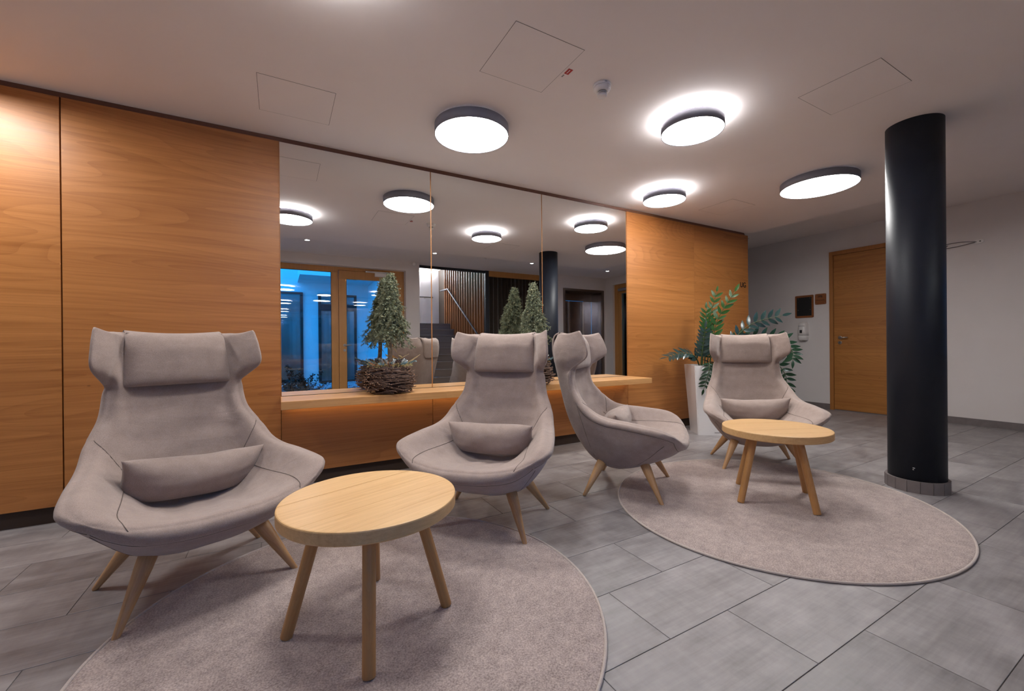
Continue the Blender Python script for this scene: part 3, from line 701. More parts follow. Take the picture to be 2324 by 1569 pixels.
# ------------------------------------------------------------------ coffee tables
def table(cx, cy, feet, label, rz, wr):
    t = thing('coffee_table', label, 'table', (cx, cy, .0), 0, 'round oak coffee tables')
    R, zt, th = .322, .487, .047
    tt = bpy.data.objects.new('table_top', None); COL.objects.link(tt); tt.parent = t; tt.location = (0, 0, zt-th); tt.rotation_euler = (0, 0, rz)
    cuts = [-R, -.205, -.085, .02, .15, R]
    for ya, yb in zip(cuts[:-1], cuts[1:]):
        n_ = 40; poly = []
        def xr(v): return math.sqrt(max(0, R*R-v*v))
        ys = [ya+(yb-ya)*k/n_ for k in range(n_+1)]
        th0, th1 = math.asin(max(-1, ya/R)), math.asin(min(1, yb/R))
        for k in range(n_+1): a_ = th0+(th1-th0)*k/n_; poly.append((R*math.cos(a_), R*math.sin(a_)))
        for k in range(n_, -1, -1): a_ = th0+(th1-th0)*k/n_; poly.append((-R*math.cos(a_), R*math.sin(a_)))
        q = [poly[0]]
        for p in poly[1:]:
            if math.hypot(p[0]-q[-1][0], p[1]-q[-1][1]) > 1e-4: q.append(p)
        if math.hypot(q[0][0]-q[-1][0], q[0][1]-q[-1][1]) < 1e-4: q.pop()
        N_ = len(q); vs = []
        for ins, z in ((.005, 0), (0, .005), (0, th-.005), (.0015, th-.0012), (.005, th)):
            for x, y in q:
                f_ = (R-ins)/R if abs(math.hypot(x, y)-R) < 1e-5 else 1; vs.append((x*f_, min(max(y*f_, ya), yb) if f_ != 1 else y, z))
        fs = [tuple(reversed(range(N_))), tuple(range(4*N_, 5*N_))]+[(l*N_+k, l*N_+(k+1) % N_, (l+1)*N_+(k+1) % N_, (l+1)*N_+k) for l in range(4) for k in range(N_)]
        MB().add(vs, fs).obj('stave', 'table_oak', tt)
    for fx, fy in feet:
        d = Vector((-(fx-cx), -(fy-cy), 0)); p0 = Vector((fx-cx, fy-cy, .011)); p1 = p0+d*.40; p1.z = zt-th+.001
        l = MB(); dirv = (p1-p0); L_ = dirv.length
        l.tube([(0, 0, 0), (0, 0, .004), (0, 0, L_-.01), (0, 0, L_+.004)], [.0195, .021, .0225, .0225], 24)
        o = l.obj('leg', 'table_leg', t); o.location = p0; o.rotation_euler = dirv.to_track_quat('Z', 'Y').to_euler()
table(.302, -1.885, [(.012, -1.839), (.238, -2.178), (.580, -1.95), (.368, -1.612)], 'round oak coffee table in the foreground on the near rug', .35, 0)
table(2.935, -1.952, [(2.640, -1.891), (2.846, -2.245), (3.203, -2.012), (2.978, -1.665)], 'round oak coffee table on the far rug by the column', -.4, 1)

# ------------------------------------------------------------------ armchairs
IN = [
 [(0, .402, .396), (.13, .398, .399), (.26, .382, .418), (.335, .364, .442), (.372, .350, .458)],
 [(0, .365, .408), (.13, .362, .411), (.27, .348, .434), (.37, .325, .478), (.418, .310, .486)],
 [(0, .23, .388), (.14, .23, .392), (.28, .232, .438), (.385, .235, .515), (.438, .235, .512)],
 [(0, .06, .358), (.14, .06, .368), (.26, .06, .440), (.352, .06, .538), (.412, .06, .533)],
 [(0, -.11, .345), (.14, -.11, .362), (.24, -.095, .455), (.322, -.085, .553), (.378, -.085, .548)],
 [(0, -.235, .415), (.13, -.23, .435), (.22, -.21, .50), (.297, -.185, .585), (.350, -.18, .583)],
 [(0, -.295, .53), (.12, -.29, .54), (.21, -.277, .58), (.277, -.255, .645), (.325, -.258, .648)],
 [(0, -.345, .68), (.11, -.342, .685), (.195, -.333, .70), (.242, -.318, .732), (.280, -.328, .737)],
 [(0, -.378, .81), (.1, -.375, .81), (.18, -.367, .815), (.226, -.342, .825), (.262, -.348, .835)],
 [(0, -.395, .885), (.1, -.39, .885), (.18, -.374, .89), (.230, -.330, .885), (.268, -.330, .890)],
 [(0, -.408, .96), (.105, -.402, .963), (.195, -.37, .965), (.262, -.272, .968), (.322, -.226, .976)],
 [(0, -.418, 1.035), (.11, -.411, 1.04), (.205, -.374, 1.045), (.272, -.272, 1.058), (.320, -.238, 1.068)],
 [(0, -.430, 1.092), (.11, -.424, 1.097), (.205, -.385, 1.112), (.262, -.318, 1.128), (.308, -.278, 1.152)]]
OUT = [
 [(0, .386, .338), (.13, .381, .341), (.26, .362, .360), (.335, .347, .396), (.376, .338, .430)],
 [(0, .305, .275), (.12, .303, .280), (.25, .292, .315), (.36, .295, .400), (.424, .298, .455)],
 [(0, .17, .212), (.12, .17, .218), (.25, .172, .262), (.375, .195, .380), (.447, .222, .478)],
 [(0, .03, .163), (.12, .03, .170), (.25, .03, .222), (.37, .04, .365), (.425, .05, .500)],
 [(0, -.10, .151), (.12, -.10, .159), (.24, -.10, .222), (.345, -.11, .385), (.395, -.105, .515)],
 [(0, -.24, .210), (.12, -.237, .220), (.23, -.228, .285), (.325, -.222, .445), (.368, -.212, .552)],
 [(0, -.345, .340), (.12, -.341, .350), (.22, -.328, .395), (.302, -.305, .525), (.342, -.292, .622)],
 [(0, -.430, .515), (.11, -.426, .522), (.2, -.412, .552), (.268, -.378, .645), (.296, -.362, .722)],
 [(0, -.485, .715), (.1, -.482, .720), (.19, -.465, .740), (.248, -.422, .795), (.278, -.385, .832)],
 [(0, -.513, .865), (.1, -.510, .866), (.195, -.494, .872), (.255, -.430, .880), (.280, -.350, .888)],
 [(0, -.528, .965), (.11, -.524, .965), (.215, -.503, .965), (.295, -.390, .955), (.331, -.240, .970)],
 [(0, -.531, 1.055), (.12, -.526, 1.055), (.228, -.498, 1.055), (.302, -.380, 1.048), (.330, -.252, 1.064)],
 [(0, -.505, 1.118), (.12, -.500, 1.122), (.22, -.470, 1.135), (.286, -.385, 1.132), (.318, -.292, 1.154)]]
def cr(pts, t):          # uniform Catmull-Rom through pts (n,3), t array in 0..n-1
    pts = np.asarray(pts, float); n = len(pts)
    ext = np.vstack([2*pts[0]-pts[1], pts, 2*pts[-1]-pts[-2]])
    i = np.clip(np.floor(t).astype(int), 0, n-2); f = (t-i)[:, None]
    p0, p1, p2, p3 = ext[i], ext[i+1], ext[i+2], ext[i+3]
    return .5*((2*p1)+(-p0+p2)*f+(2*p0-5*p1+4*p2-p3)*f**2+(-p0+3*p1-3*p2+p3)*f**3)
def surf(rows, us, vs):  # us in [-1,1], vs in [0,12] -> (nv,nu,3)
    rows = np.asarray(rows, float); R_ = []
    for r in rows:
        full = np.vstack([r[:0:-1]*[-1, 1, 1], r]); R_.append(cr(full, (us+1)*4))
    R_ = np.array(R_)
    return np.stack([cr(R_[:, k], vs) for k in range(len(us))], 1)
NU, NV = 49, 85
US = np.linspace(-1, 1, NU); VS = np.linspace(0, 12, NV)
# seams: polylines in (u,v) of the inner surface
def seat_seam(s): return [(s*(.575-.09*t), .0+5.2*t) for t in np.linspace(0, 1, 24)]
def back_seam(s): return [(s*(1.0-.46*t), 6.1-1.1*t) for t in np.linspace(0, 1, 14)]
def wing_seam(s): return [(s*(.99-.46*math.sin(PI/2*min(1, t*1.25))), 8.85+3.15*t) for t in np.linspace(0, 1, 24)]
def chair_parts():
    A = surf(IN, US, VS); B = surf(OUT, US, VS)
    # grooves
    def groove(A_, poly, depth, wid):
        q = surf(IN, np.array([p[0] for p in poly]), np.array([p[1] for p in poly])) if False else np.array([surf(IN, np.array([p[0]]), np.array([p[1]]))[0, 0] for p in poly])
        gu = np.gradient(A_, axis=1); gv = np.gradient(A_, axis=0); nn = np.cross(gu, gv); nn /= (np.linalg.norm(nn, axis=2, keepdims=True)+1e-9)
        d = np.full(A_.shape[:2], 9.)
        for a, b_ in zip(q[:-1], q[1:]):
            ab = b_-a; t = np.clip(((A_-a)@ab)/(ab@ab+1e-12), 0, 1); d = np.minimum(d, np.linalg.norm(A_-(a+t[..., None]*ab), axis=2))
        return A_-nn*SGN*(depth*np.exp(-(d/wid)**2))[..., None]
    gu = np.gradient(A, axis=1); gv = np.gradient(A, axis=0); n_ = np.cross(gu, gv)
    SGN = 1.0 if n_[30, NU//2][2] > 0 else -1.0
    for s_ in (-1, 1):
        A = groove(A, seat_seam(s_), .004, .012); A = groove(A, back_seam(s_), .004, .012); A = groove(A, wing_seam(s_), .009, .016)
    # soft irregular wrinkles on seat and lower back
    vv, uu = np.meshgrid(VS, US, indexing='ij')
    gu = np.gradient(A, axis=1); gv = np.gradient(A, axis=0); n_ = np.cross(gu, gv)*SGN; n_ /= (np.linalg.norm(n_, axis=2, keepdims=True)+1e-9)
    w1_ = np.exp(-((vv-2.6)/1.3)**2)*np.exp(-(uu/.55)**2)*np.sin(uu*30+1.5*np.sin(vv*2))*.0042
    w2_ = np.exp(-((vv-6.5)/1.0)**2)*np.exp(-(uu/.65)**2)*np.sin(vv*7+uu*5*np.sign(uu)+1.0+.8*np.sin(uu*6))*.0042
    w3_ = np.exp(-((vv-8.2)/.6)**2)*np.exp(-(uu/.7)**2)*np.sin(vv*9+uu*2.3)*.0016
    A = A+n_*(w1_+w2_+w3_)[..., None]
    V = []; idA = np.arange(NV*NU).reshape(NV, NU); idB = idA+NV*NU
    V = np.vstack([A.reshape(-1, 3), B.reshape(-1, 3)])
    F = []; tg = []
    def kind_in(i, j):
        v = (VS[i]+VS[i+1])/2; u = (US[j]+US[j+1])/2
        for s_ in (-1, 1):
            if v > 8.85 and s_*u > .99-.46*math.sin(PI/2*min(1, (v-8.85)/3.15*1.25)): return 'wing%d' % s_
        return 'seat' if v < 5.0+1.1*max(0, (abs(u)-.54)/.46) else 'backrest'
    for i in range(NV-1):
        for j in range(NU-1):
            q = (idA[i, j], idA[i, j+1], idA[i+1, j+1], idA[i+1, j]); F.append(q if SGN > 0 else q[::-1]); tg.append(kind_in(i, j))
    for i in range(NV-1):
        for j in range(NU-1):
            q = (idB[i, j], idB[i+1, j], idB[i+1, j+1], idB[i, j+1]); F.append(q if SGN > 0 else q[::-1])
            v = (VS[i]+VS[i+1])/2; u = (US[j]+US[j+1])/2; w = 'outer_shell'
            for s_ in (-1, 1):
                if v > 9.0 and s_*u > .80: w = 'wing%d' % s_
            tg.append(w)
    # rim
    loop = [(0, j) for j in range(NU)]+[(i, NU-1) for i in range(1, NV)]+[(NV-1, j) for j in range(NU-2, -1, -1)]+[(i, 0) for i in range(NV-2, 0, -1)]
    def outdir(i, j):
        d = np.zeros(3)
        if i == 0: d += A[0, j]-A[2, j]
        if i == NV-1: d += A[-1, j]-A[-3, j]
        if j == 0: d += A[i, 0]-A[i, 1]
        if j == NU-1: d += A[i, -1]-A[i, -2]
        b_ = B[i, j]-A[i, j]; b_ = b_/(np.linalg.norm(b_)+1e-9); d = d-b_*(d@b_); return d/(np.linalg.norm(d)+1e-9)
    NM = 5; rings = []
    base = len(V); extra = []
    for (i, j) in loop:
        a, b_ = A[i, j], B[i, j]; o_ = outdir(i, j); h = np.linalg.norm(b_-a)/2; row = [idA[i, j]]
        for k in range(1, NM+1):
            an = PI*k/(NM+1); p = (a+b_)/2+(a-b_)/2*math.cos(an)+o_*h*math.sin(an)*(.32 if i == NV-1 else .85)
            row.append(base+len(extra)); extra.append(p)
        row.append(idB[i, j]); rings.append(row)
    V = np.vstack([V, np.array(extra)])
    for k in range(len(loop)):
        r_, s_ = rings[k], rings[(k+1) % len(loop)]; i, j = loop[k]
        v = VS[i]; u = US[j]
        for q in range(NM+1):
            f = (r_[q], r_[q+1], s_[q+1], s_[q]); F.append(f if SGN > 0 else f[::-1])
            if v > 8.9 and abs(u) > .53: w = 'wing%d' % (1 if u > 0 else -1)
            elif q > NM-1: w = 'outer_shell'
            else: w = 'seat' if v < 5.9 else 'backrest'
            tg.append(w)
    # smooth normals over the whole body
    full = bpy.data.meshes.new('tmp'); full.from_pydata([tuple(p) for p in V], [], F); full.update()
    N = np.zeros(len(V)*3); full.vertices.foreach_get('normal', N); N = N.reshape(-1, 3); bpy.data.meshes.remove(full)
    out = {}
    for kname in ('seat', 'backrest', 'wing-1', 'wing1', 'outer_shell'):
        fs = [F[k] for k in range(len(F)) if tg[k] == kname]; ids = sorted({i for f in fs for i in f}); mp = {i: k for k, i in enumerate(ids)}
        me = bpy.data.meshes.new(kname.rstrip('-1') if kname.startswith('wing') else kname)
        me.from_pydata([tuple(V[i]) for i in ids], [], [tuple(mp[i] for i in f) for f in fs]); me.materials.append(MATS['wool'])
        me.polygons.foreach_set('use_smooth', [True]*len(me.polygons)); me.update()
        if kname != 'outer_shell': me.normals_split_custom_set_from_vertices([tuple(N[i]) for i in ids])
        out[kname] = me
    # seam piping
    sm = {}
    def on(rows, poly, off=.0004): return [tuple(surf(rows, np.array([u]), np.array([v]))[0, 0]) for u, v in poly]
    sm['in'] = []
    def grid_at(G_, u, v):
        fi = v/12*(NV-1); fj = (u+1)/2*(NU-1); i = min(int(fi), NV-2); j = min(int(fj), NU-2); a, b_ = fi-i, fj-j
        return G_[i, j]*(1-a)*(1-b_)+G_[i+1, j]*a*(1-b_)+G_[i, j+1]*(1-a)*b_+G_[i+1, j+1]*a*b_
    seams = []
    for s_ in (-1, 1):
        for fn in (seat_seam, back_seam): seams.append([tuple(grid_at(A, u, v)) for u, v in fn(s_)])
        seams.append([tuple(grid_at(B, s_*.995, v)) for v in np.linspace(.2, 6.1, 40)])
        seams.append([tuple(grid_at(B, s_*u, v)) for u, v in [(.99, 6.1), (.9, 5.8), (.8, 5.5), (.7, 5.25), (.6, 5.0), (.5, 4.8), (.4, 4.65)]])
        seams.append([tuple(grid_at(B, s_*u, v)) for u, v in [(.78, 1.25), (.7, 1.6), (.6, 2.0), (.5, 2.5), (.4, 2.9)]])
    seams.append([tuple(grid_at(B, u, .12)) for u in np.linspace(-.98, .98, 50)])
    return out, seams, A, B
BODY, SEAMS, GA, GB = chair_parts()
LEG_F = [(.315, .26), (-.315, .26)]; LEG_R = [(.325, -.258), (-.325, -.258)]
def leg_mesh(fx, fy, tx, ty, tz):
    p0, p1 = Vector((fx, fy, .0)), Vector((tx, ty, tz)); d = p1-p0; L_ = d.length
    m_ = MB(); m_.tube([(0, 0, 0), (0, 0, .006), (0, 0, L_*.3), (0, 0, L_*.75), (0, 0, L_)], [.0095, .0115, .018, .030, .034], 20)
    return m_.mesh('leg', 'leg_ash'), p0, d.to_track_quat('Z', 'Y').to_euler()
LEGS = [leg_mesh(x, y, x*.60, .125, .255) for x, y in LEG_F]+[leg_mesh(x, y, x*.58, -.150, .235) for x, y in LEG_R]
SEAM_ME = [MB().tube(p, .0017, 6).mesh('seam', 'seam_thread') for p in SEAMS]
def pillow(Lx, Wy, T, nx=40, ny=24, pinch=.06, pinchy=.10, seed=1, bend=0., crease=.006, sag=0.):
    rg = np.random.default_rng(seed); ph = rg.uniform(0, 6, 6)
    m_ = MB(); top_ = {}; vs = []; fs = []
    a = np.linspace(-1, 1, nx+1); a = np.sign(a)*(1-(1-abs(a))**1.35); b_ = np.linspace(-1, 1, ny+1); b_ = np.sign(b_)*(1-(1-abs(b_))**1.35)
    def pos(i, j, side):
        u, v = a[i], b_[j]
        x = Lx/2*u*(1-pinch*(1-v*v)); y_ = Wy/2*v*(1-pinchy*(1-u*u))
        t = T/2*((1-abs(u)**3.0)*(1-abs(v)**2.4))**.55
        wr = crease*math.sin(u*5+v*3+ph[0])*(1-u*u)*(1-v*v)+crease*.8*math.sin(9*u+ph[1])*(abs(v)**2)*(1-abs(v)) + crease*.7*math.sin(13*v+ph[2]+2*u)*(abs(u)**2)*(1-abs(u))*2
        z = side*t+ (wr if side > 0 else wr*.4)
        z += bend*(u*u); y_ += sag*(1-u*u)
        return (x, y_, z)
    for side in (1, -1):
        o_ = len(vs)
        for j in range(ny+1):
            for i in range(nx+1): vs.append(pos(i, j, side))
        for j in range(ny):
            for i in range(nx):
                q = (o_+j*(nx+1)+i, o_+j*(nx+1)+i+1, o_+(j+1)*(nx+1)+i+1, o_+(j+1)*(nx+1)+i); fs.append(q if side > 0 else q[::-1])
    m_.add(vs, fs, 0, True)
    me = m_.mesh('pillow', 'wool_cushion')
    bm = bmesh.new(); bm.from_mesh(me); bmesh.ops.remove_doubles(bm, verts=bm.verts, dist=.0015); bm.to_mesh(me); bm.free()
    me.polygons.foreach_set('use_smooth', [True]*len(me.polygons)); me.update()
    return me
# headrest pillow following the back, with a flap hanging over the rear
def headrest_mesh():
    nx, ny = 36, 26; vs = []; fs = []; m_ = MB()
    path = cr(np.array([(-.362, .874, 0), (-.366, .93, 0), (-.372, 1.0, 0), (-.380, 1.06, 0), (-.402, 1.102, 0), (-.440, 1.122, 0)]), np.linspace(0, 5, 101))
    for side in (1, -1):
        o_ = len(vs)
        for j in range(ny+1):
            for i in range(nx+1):
                u = -1+2*i/nx; v = j/ny
                u = math.copysign(1-(1-abs(u))**1.4, u); v = v**1.0 if v > .5 else .5*(2*v)**1.5
                k = min(int(v*100), 99); p = path[k]+(path[k+1]-path[k])*(v*100-k); tn = path[k+1]-path[k]; tn = tn/np.linalg.norm(tn)
                nrm = (tn[1], -tn[0])
                hw = .226-.026*v-.004*math.sin(PI*v); x = hw*u
                t = .043*((1-abs(u)**6)*(1-abs(2*min(v, .5)-1)**5))**.5*(1-.72*max(0, v-.55)/.45)+.003
                wv = .003*math.sin(7*u+4*v)*math.sin(PI*v)+.002*math.sin(17*u+1)*max(0, .5-v)*(1-abs(u))
                q = t+wv if side > 0 else -t*.3
                wrap = .020*(abs(x)/.2)**2*max(0, v-.6)/.4
                vs.append((x, p[0]+nrm[0]*q+.006+wrap*.8, p[1]+nrm[1]*q+wrap*.5))
        for j in range(ny):
            for i in range(nx):
                q = (o_+j*(nx+1)+i, o_+(j+1)*(nx+1)+i, o_+(j+1)*(nx+1)+i+1, o_+j*(nx+1)+i+1); fs.append(q if side > 0 else q[::-1])
    K = (nx+1)*(ny+1)
    b_ = [j*(nx+1) for j in range(ny+1)]+[ny*(nx+1)+i for i in range(1, nx+1)]+[j*(nx+1)+nx for j in range(ny-1, -1, -1)]+[i for i in range(nx-1, 0, -1)]
    for k in range(len(b_)): p, q = b_[k], b_[(k+1) % len(b_)]; fs.append((p, q, q+K, p+K))
    m_.add(vs, fs, 0, True); me = m_.mesh('headrest', 'wool_cushion')
    bm = bmesh.new(); bm.from_mesh(me); bmesh.ops.recalc_face_normals(bm, faces=bm.faces); bm.to_mesh(me); bm.free(); return me
def flap_mesh():
    path = [(-.425, 1.118), (-.445, 1.125), (-.475, 1.131), (-.512, 1.130), (-.540, 1.110), (-.551, 1.07), (-.549, 1.0), (-.537, .925)]
    pc = cr(np.array([(p[0], p[1], 0) for p in path]), np.linspace(0, 7, 36)); nx = 18; vs = []; fs = []
    for k, (y_, z, _) in enumerate(pc):
        t = k/35; hw = .198 if t < .85 else .198*(1-.22*((t-.85)/.15)**2.5)
        for i in range(nx+1):
            u = -1+2*i/nx; x = hw*u; back = .036*(abs(x)/.2)**2.6
            rise = .013*(abs(x)/.2)**2*min(1, max(0, 1-(t-.55)*3))
            vs.append((x, y_+(back if t > .35 else back*.7), z+rise))
    for k in range(35):
        for i in range(nx): fs.append((k*(nx+1)+i, k*(nx+1)+i+1, (k+1)*(nx+1)+i+1, (k+1)*(nx+1)+i))
    m_ = MB(); m_.add(vs, fs, 0, True); return m_.mesh('headrest_flap', 'wool_cushion')
HEAD = headrest_mesh(); FLAP = flap_mesh()
def armchair(cx, cy, fx, fy, label, cush_label, cush):
    rz = math.atan2(fy, fx)-PI/2
    t = thing('armchair', label, 'armchair', (cx, cy, cush.get('z', 0)), rz, 'wing armchairs')
    for k in ('seat', 'backrest', 'wing-1', 'wing1', 'outer_shell'):
        o = link('wing' if k.startswith('wing') else k, BODY[k], t)
    for me, p0, e in LEGS:
        o = link('leg', me, t, p0); o.rotation_euler = e
    sh_ = bpy.data.objects[t.name]
    for me in SEAM_ME: link('seam', me, t)
    hr_ = link('headrest', HEAD, t)
    f = link('flap', FLAP, hr_); md = f.modifiers.new('s', 'SOLIDIFY'); md.thickness = .012; md.offset = 0
    # lumbar cushion lies loose on the seat
    me = pillow(.56, .205, .175, pinchy=.05, pinch=.05, seed=cush['seed'], bend=cush.get('bend', .02), sag=cush.get('sag', 0), crease=.012)
    c = link('lumbar_cushion', me)
    loc = Matrix.Translation((cx, cy, cush.get('z', 0))) @ Matrix.Rotation(rz, 4, 'Z') @ Matrix.Translation(cush['p']) @ Euler(cush['r'], 'XYZ').to_matrix().to_4x4()
    c.matrix_world = loc
    tag(c, cush_label, 'cushion', 'lumbar cushions')
armchair(-.325, -1.184, .348, -.937, 'greige wing armchair in the left foreground beside the near coffee table', 'lumbar cushion lying askew on the left foreground armchair',
         dict(seed=1, p=(-.01, -.085, .468), r=(math.radians(66), math.radians(-4), math.radians(5)), bend=.02, sag=-.012))
armchair(1.095, -1.258, -.725, -.69, 'greige wing armchair behind the near coffee table, in front of the mirrors', 'lumbar cushion on the armchair behind the near coffee table',
         dict(seed=2, p=(.0, -.08, .472), r=(math.radians(68), 0, 0), bend=.012))
armchair(2.264, -1.265, .598, -.80, 'greige wing armchair turned sideways at the end of the shelf', 'lumbar cushion on the sideways armchair by the shelf end',
         dict(seed=3, p=(0, -.08, .472), r=(math.radians(64), 0, 0), bend=.012))
armchair(3.63, -1.42, -.717, -.697, 'greige wing armchair in front of the tall white planter', 'lumbar cushion on the armchair in front of the planter',
         dict(seed=4, p=(-.005, -.08, .468), r=(math.radians(67), math.radians(2), 0), bend=.02, sag=-.014))

# ------------------------------------------------------------------ twig baskets with dwarf spruces
def stick(mb_, p0, p1, r, n=5, endmi=None):
    mb_.tube([p0, p1], [r, r*.8], n, 0, True, True)
    if endmi is not None: mb_.m[-1] = endmi; mb_.m[-2] = endmi
def basket_meshes(seed):
    rs = random.Random(seed); m_ = MB()
    for k in range(330):
        a = rs.uniform(0, 2*PI); z = rs.uniform(.008, .20)
        q = z/.21; R = .125+.060*math.sin(PI*min(1, .12+.80*q))**1.0
        R *= rs.uniform(.90, 1.02); ln = rs.uniform(.06, .14); tilt = rs.gauss(0, .14); yawv = rs.gauss(.18, .16)
        c = Vector((R*math.cos(a), R*math.sin(a), z)); t = Vector((-math.sin(a), math.cos(a), 0)); o_ = Vector((math.cos(a), math.sin(a), 0))
        d = (t*math.cos(yawv)+o_*math.sin(yawv)+Vector((0, 0, tilt))).normalized()
        p0, p1 = c-d*ln/2, c+d*ln/2
        p0.z = max(p0.z, .005); p1.z = max(p1.z, .005)
        stick(m_, p0, p1, rs.uniform(.0028, .0052), 5, 1)
    w = m_.mesh('twig_weave', ['twig', 'twig_end'])
    core = MB().lathe([(.105, .004), (.14, .05), (.155, .11), (.145, .19), (.06, .205), (.005, .207)], 28).mesh('core', 'cone_brown')
    ms = MB()
    for k in range(360):
        a = rs.uniform(0, 2*PI); R = rs.uniform(.05, .165); c = Vector((R*math.cos(a), R*math.sin(a), .205+rs.uniform(0, .03)))
        d = Vector((math.cos(a)*.6+rs.uniform(-.6, .6), math.sin(a)*.6+rs.uniform(-.6, .6), rs.uniform(-.2, .8))).normalized()*rs.uniform(.02, .05); wv = d.orthogonal().normalized()*.004
        ms.add([c-wv, c+d*.5+wv, c+d], [(0, 1, 2)], rs.choice((0, 0, 1)))
    mo = ms.mesh('moss', ['moss', 'dried_brown'])
    return w, core, mo
def tree_meshes(seed, lean=(0.0, 0.0)):
    rs = random.Random(seed); fo = MB(); z0, z1 = .485, .925
    def axis(z): t = (z-.2)/.72; return Vector((lean[0]*t, lean[1]*t, z))
    def needles(p, d, ln, n):
        side = d.orthogonal().normalized(); up = d.cross(side)
        for k in range(n):
            a = rs.uniform(0, 2*PI); o_ = p+d*(ln*rs.uniform(0, 1)); dr = (d*.75+(side*math.cos(a)+up*math.sin(a))*.85).normalized()*rs.uniform(.011, .018); wv = dr.cross(d).normalized()*.0031
            fo.add([o_-wv, o_+wv, o_+dr], [(0, 1, 2)], 0 if rs.random() < .9 else 1)
    nb = 210
    for k in range(nb):
        t = (k+rs.random())/nb; z = z1-(z1-z0)*t
        rad = (.016+.150*t**.8)*rs.uniform(.62, 1.08); a = k*2.39996+rs.uniform(-.3, .3)
        base = axis(z); drop = .02+.075*t*rs.uniform(.5, 1.6)
        pts = [base+Vector((math.cos(a), math.sin(a), 0))*rad*s_+Vector((0, 0, .03*math.sin(PI*s_)*(1-t)-drop*s_**1.6)) for s_ in (.25, .5, .75, 1.0)]
        if rs.random() < .12: pts.append(pts[-1]+Vector((math.cos(a)*.02, math.sin(a)*.02, -.035)))
        for p, q in zip(pts[:-1], pts[1:]):
            d = (q-p); ln = d.length
            if ln < 1e-4: continue
            d.normalize(); needles(p, d, ln, 24)
            for w_ in range(4):
                sd = (d*.6+Vector((rs.uniform(-1, 1), rs.uniform(-1, 1), rs.uniform(-.9, .4)))*.8).normalized(); needles(p+d*ln*rs.random(), sd, rs.uniform(.020, .042), 16)
    f = fo.mesh('foliage', ['spruce', 'spruce_twig'])
    tk = MB(); tk.tube([axis(.19), axis(.30)+Vector((.003, .002, 0)), axis(.45), axis(.7), axis(.9)], [.019, .017, .015, .010, .003], 10)
    return f, tk.mesh('trunk', 'bark')
def deco(parent, seed):
    rs = random.Random(seed)
    def sprig(a, R, z, n, mat, name, ln, upz, wid):
        m_ = MB(); p = Vector((R*math.cos(a), R*math.sin(a), z)); d = Vector((math.cos(a), math.sin(a), upz)).normalized(); e = p+d*ln
        m_.tube([p, p.lerp(e, .5)+Vector((0, 0, .01)), e], .0013, 5)
        for k in range(n):
            t = .2+.8*k/n; c = p.lerp(e, t); sd = d.cross(Vector((0, 0, 1))).normalized()*(1 if k % 2 else -1); dr = (d*.4+sd*.7+Vector((0, 0, rs.uniform(-.2, .5)))).normalized(); w_ = dr.cross(d).normalized()*wid
            m_.add([c, c+dr*wid*1.4+w_, c+dr*wid*2.8, c+dr*wid*1.4-w_], [(0, 1, 2, 3)], 0)
        m_.obj(name, mat, parent)
    for k in range(16): sprig(rs.uniform(0, 2*PI), rs.uniform(.09, .15), .205+rs.uniform(0, .02), 9, 'eucalyptus', 'eucalyptus_sprig', rs.uniform(.05, .10), rs.uniform(.1, .8), rs.uniform(.006, .010))
    for k in range(8): sprig(rs.uniform(0, 2*PI), rs.uniform(.05, .12), .21+rs.uniform(0, .02), 10, 'dried_white', 'white_sprig', rs.uniform(.04, .08), rs.uniform(.6, 1.6), rs.uniform(.004, .008))
    for k in range(5): sprig(rs.uniform(0, 2*PI), rs.uniform(.08, .14), .21, 8, 'dried_brown', 'dried_sprig', rs.uniform(.04, .08), rs.uniform(.2, .9), .007)
    for a, R in ((-.6, .09), (-1.6, .10), (.3, .11), (2.2, .1)):
        m_ = MB(); c = Vector((R*math.cos(a), R*math.sin(a), .225))
        for k in range(44):
            t = k/44; an = k*2.39996; rr = .024*math.sin(PI*(.12+.82*t))**.8; z = -.028+.06*t
            o_ = Vector((math.cos(an)*rr, math.sin(an)*rr, z)); tn = Vector((-math.sin(an), math.cos(an), 0))*.006
            m_.add([c+o_*.4+Vector((0, 0, z*.6)), c+o_+tn, c+o_*1.15+Vector((0, 0, .006)), c+o_-tn], [(0, 1, 2, 3)])
        m_.obj('pine_cone', 'cone_brown', parent)
    for a, ln in ((-.35, .13), (-.25, .16), (-.5, .09)):
        MB().tube([(.1*math.cos(a), .1*math.sin(a), .21), ((.1+ln)*math.cos(a), (.1+ln)*math.sin(a), .21+ln*.55)], .0012, 5).obj('straw', 'ribbon_gold', parent)
W_ME, CORE_ME, MOSS_ME = basket_meshes(3)
def spruce_pot(x, y, rz, sc_, seed, label_b, label_t, lean):
    b_ = thing('twig_basket', label_b, 'basket', (x, y, .6905), rz, 'twig baskets with spruces')
    o = link('twig_weave', W_ME, b_); o['kind'] = 'stuff'
    link('core', CORE_ME, b_); o = link('moss', MOSS_ME, b_); o['kind'] = 'stuff'
    deco(b_, seed)
    t = thing('dwarf_spruce', label_t, 'tree', (x, y, .6905), 0, 'dwarf spruces on the shelf')
    f, k = tree_meshes(seed, lean); o = link('foliage', f, t); o['kind'] = 'stuff'; link('trunk', k, t)
    if seed == 21:
        m_ = MB(); pts = [(.02, -.02, .36), (.045, -.03, .33), (.06, -.03, .30), (.085, -.03, .29)]
        vs = [p for q in pts for p in (q, (q[0]+.008, q[1], q[2]-.018))]; m_.add(vs, [(2*i, 2*i+1, 2*i+3, 2*i+2) for i in range(3)], 0, True)
        r_ = m_.obj('ribbon', 'ribbon_gold', t); r_.modifiers.new('s', 'SOLIDIFY').thickness = .001
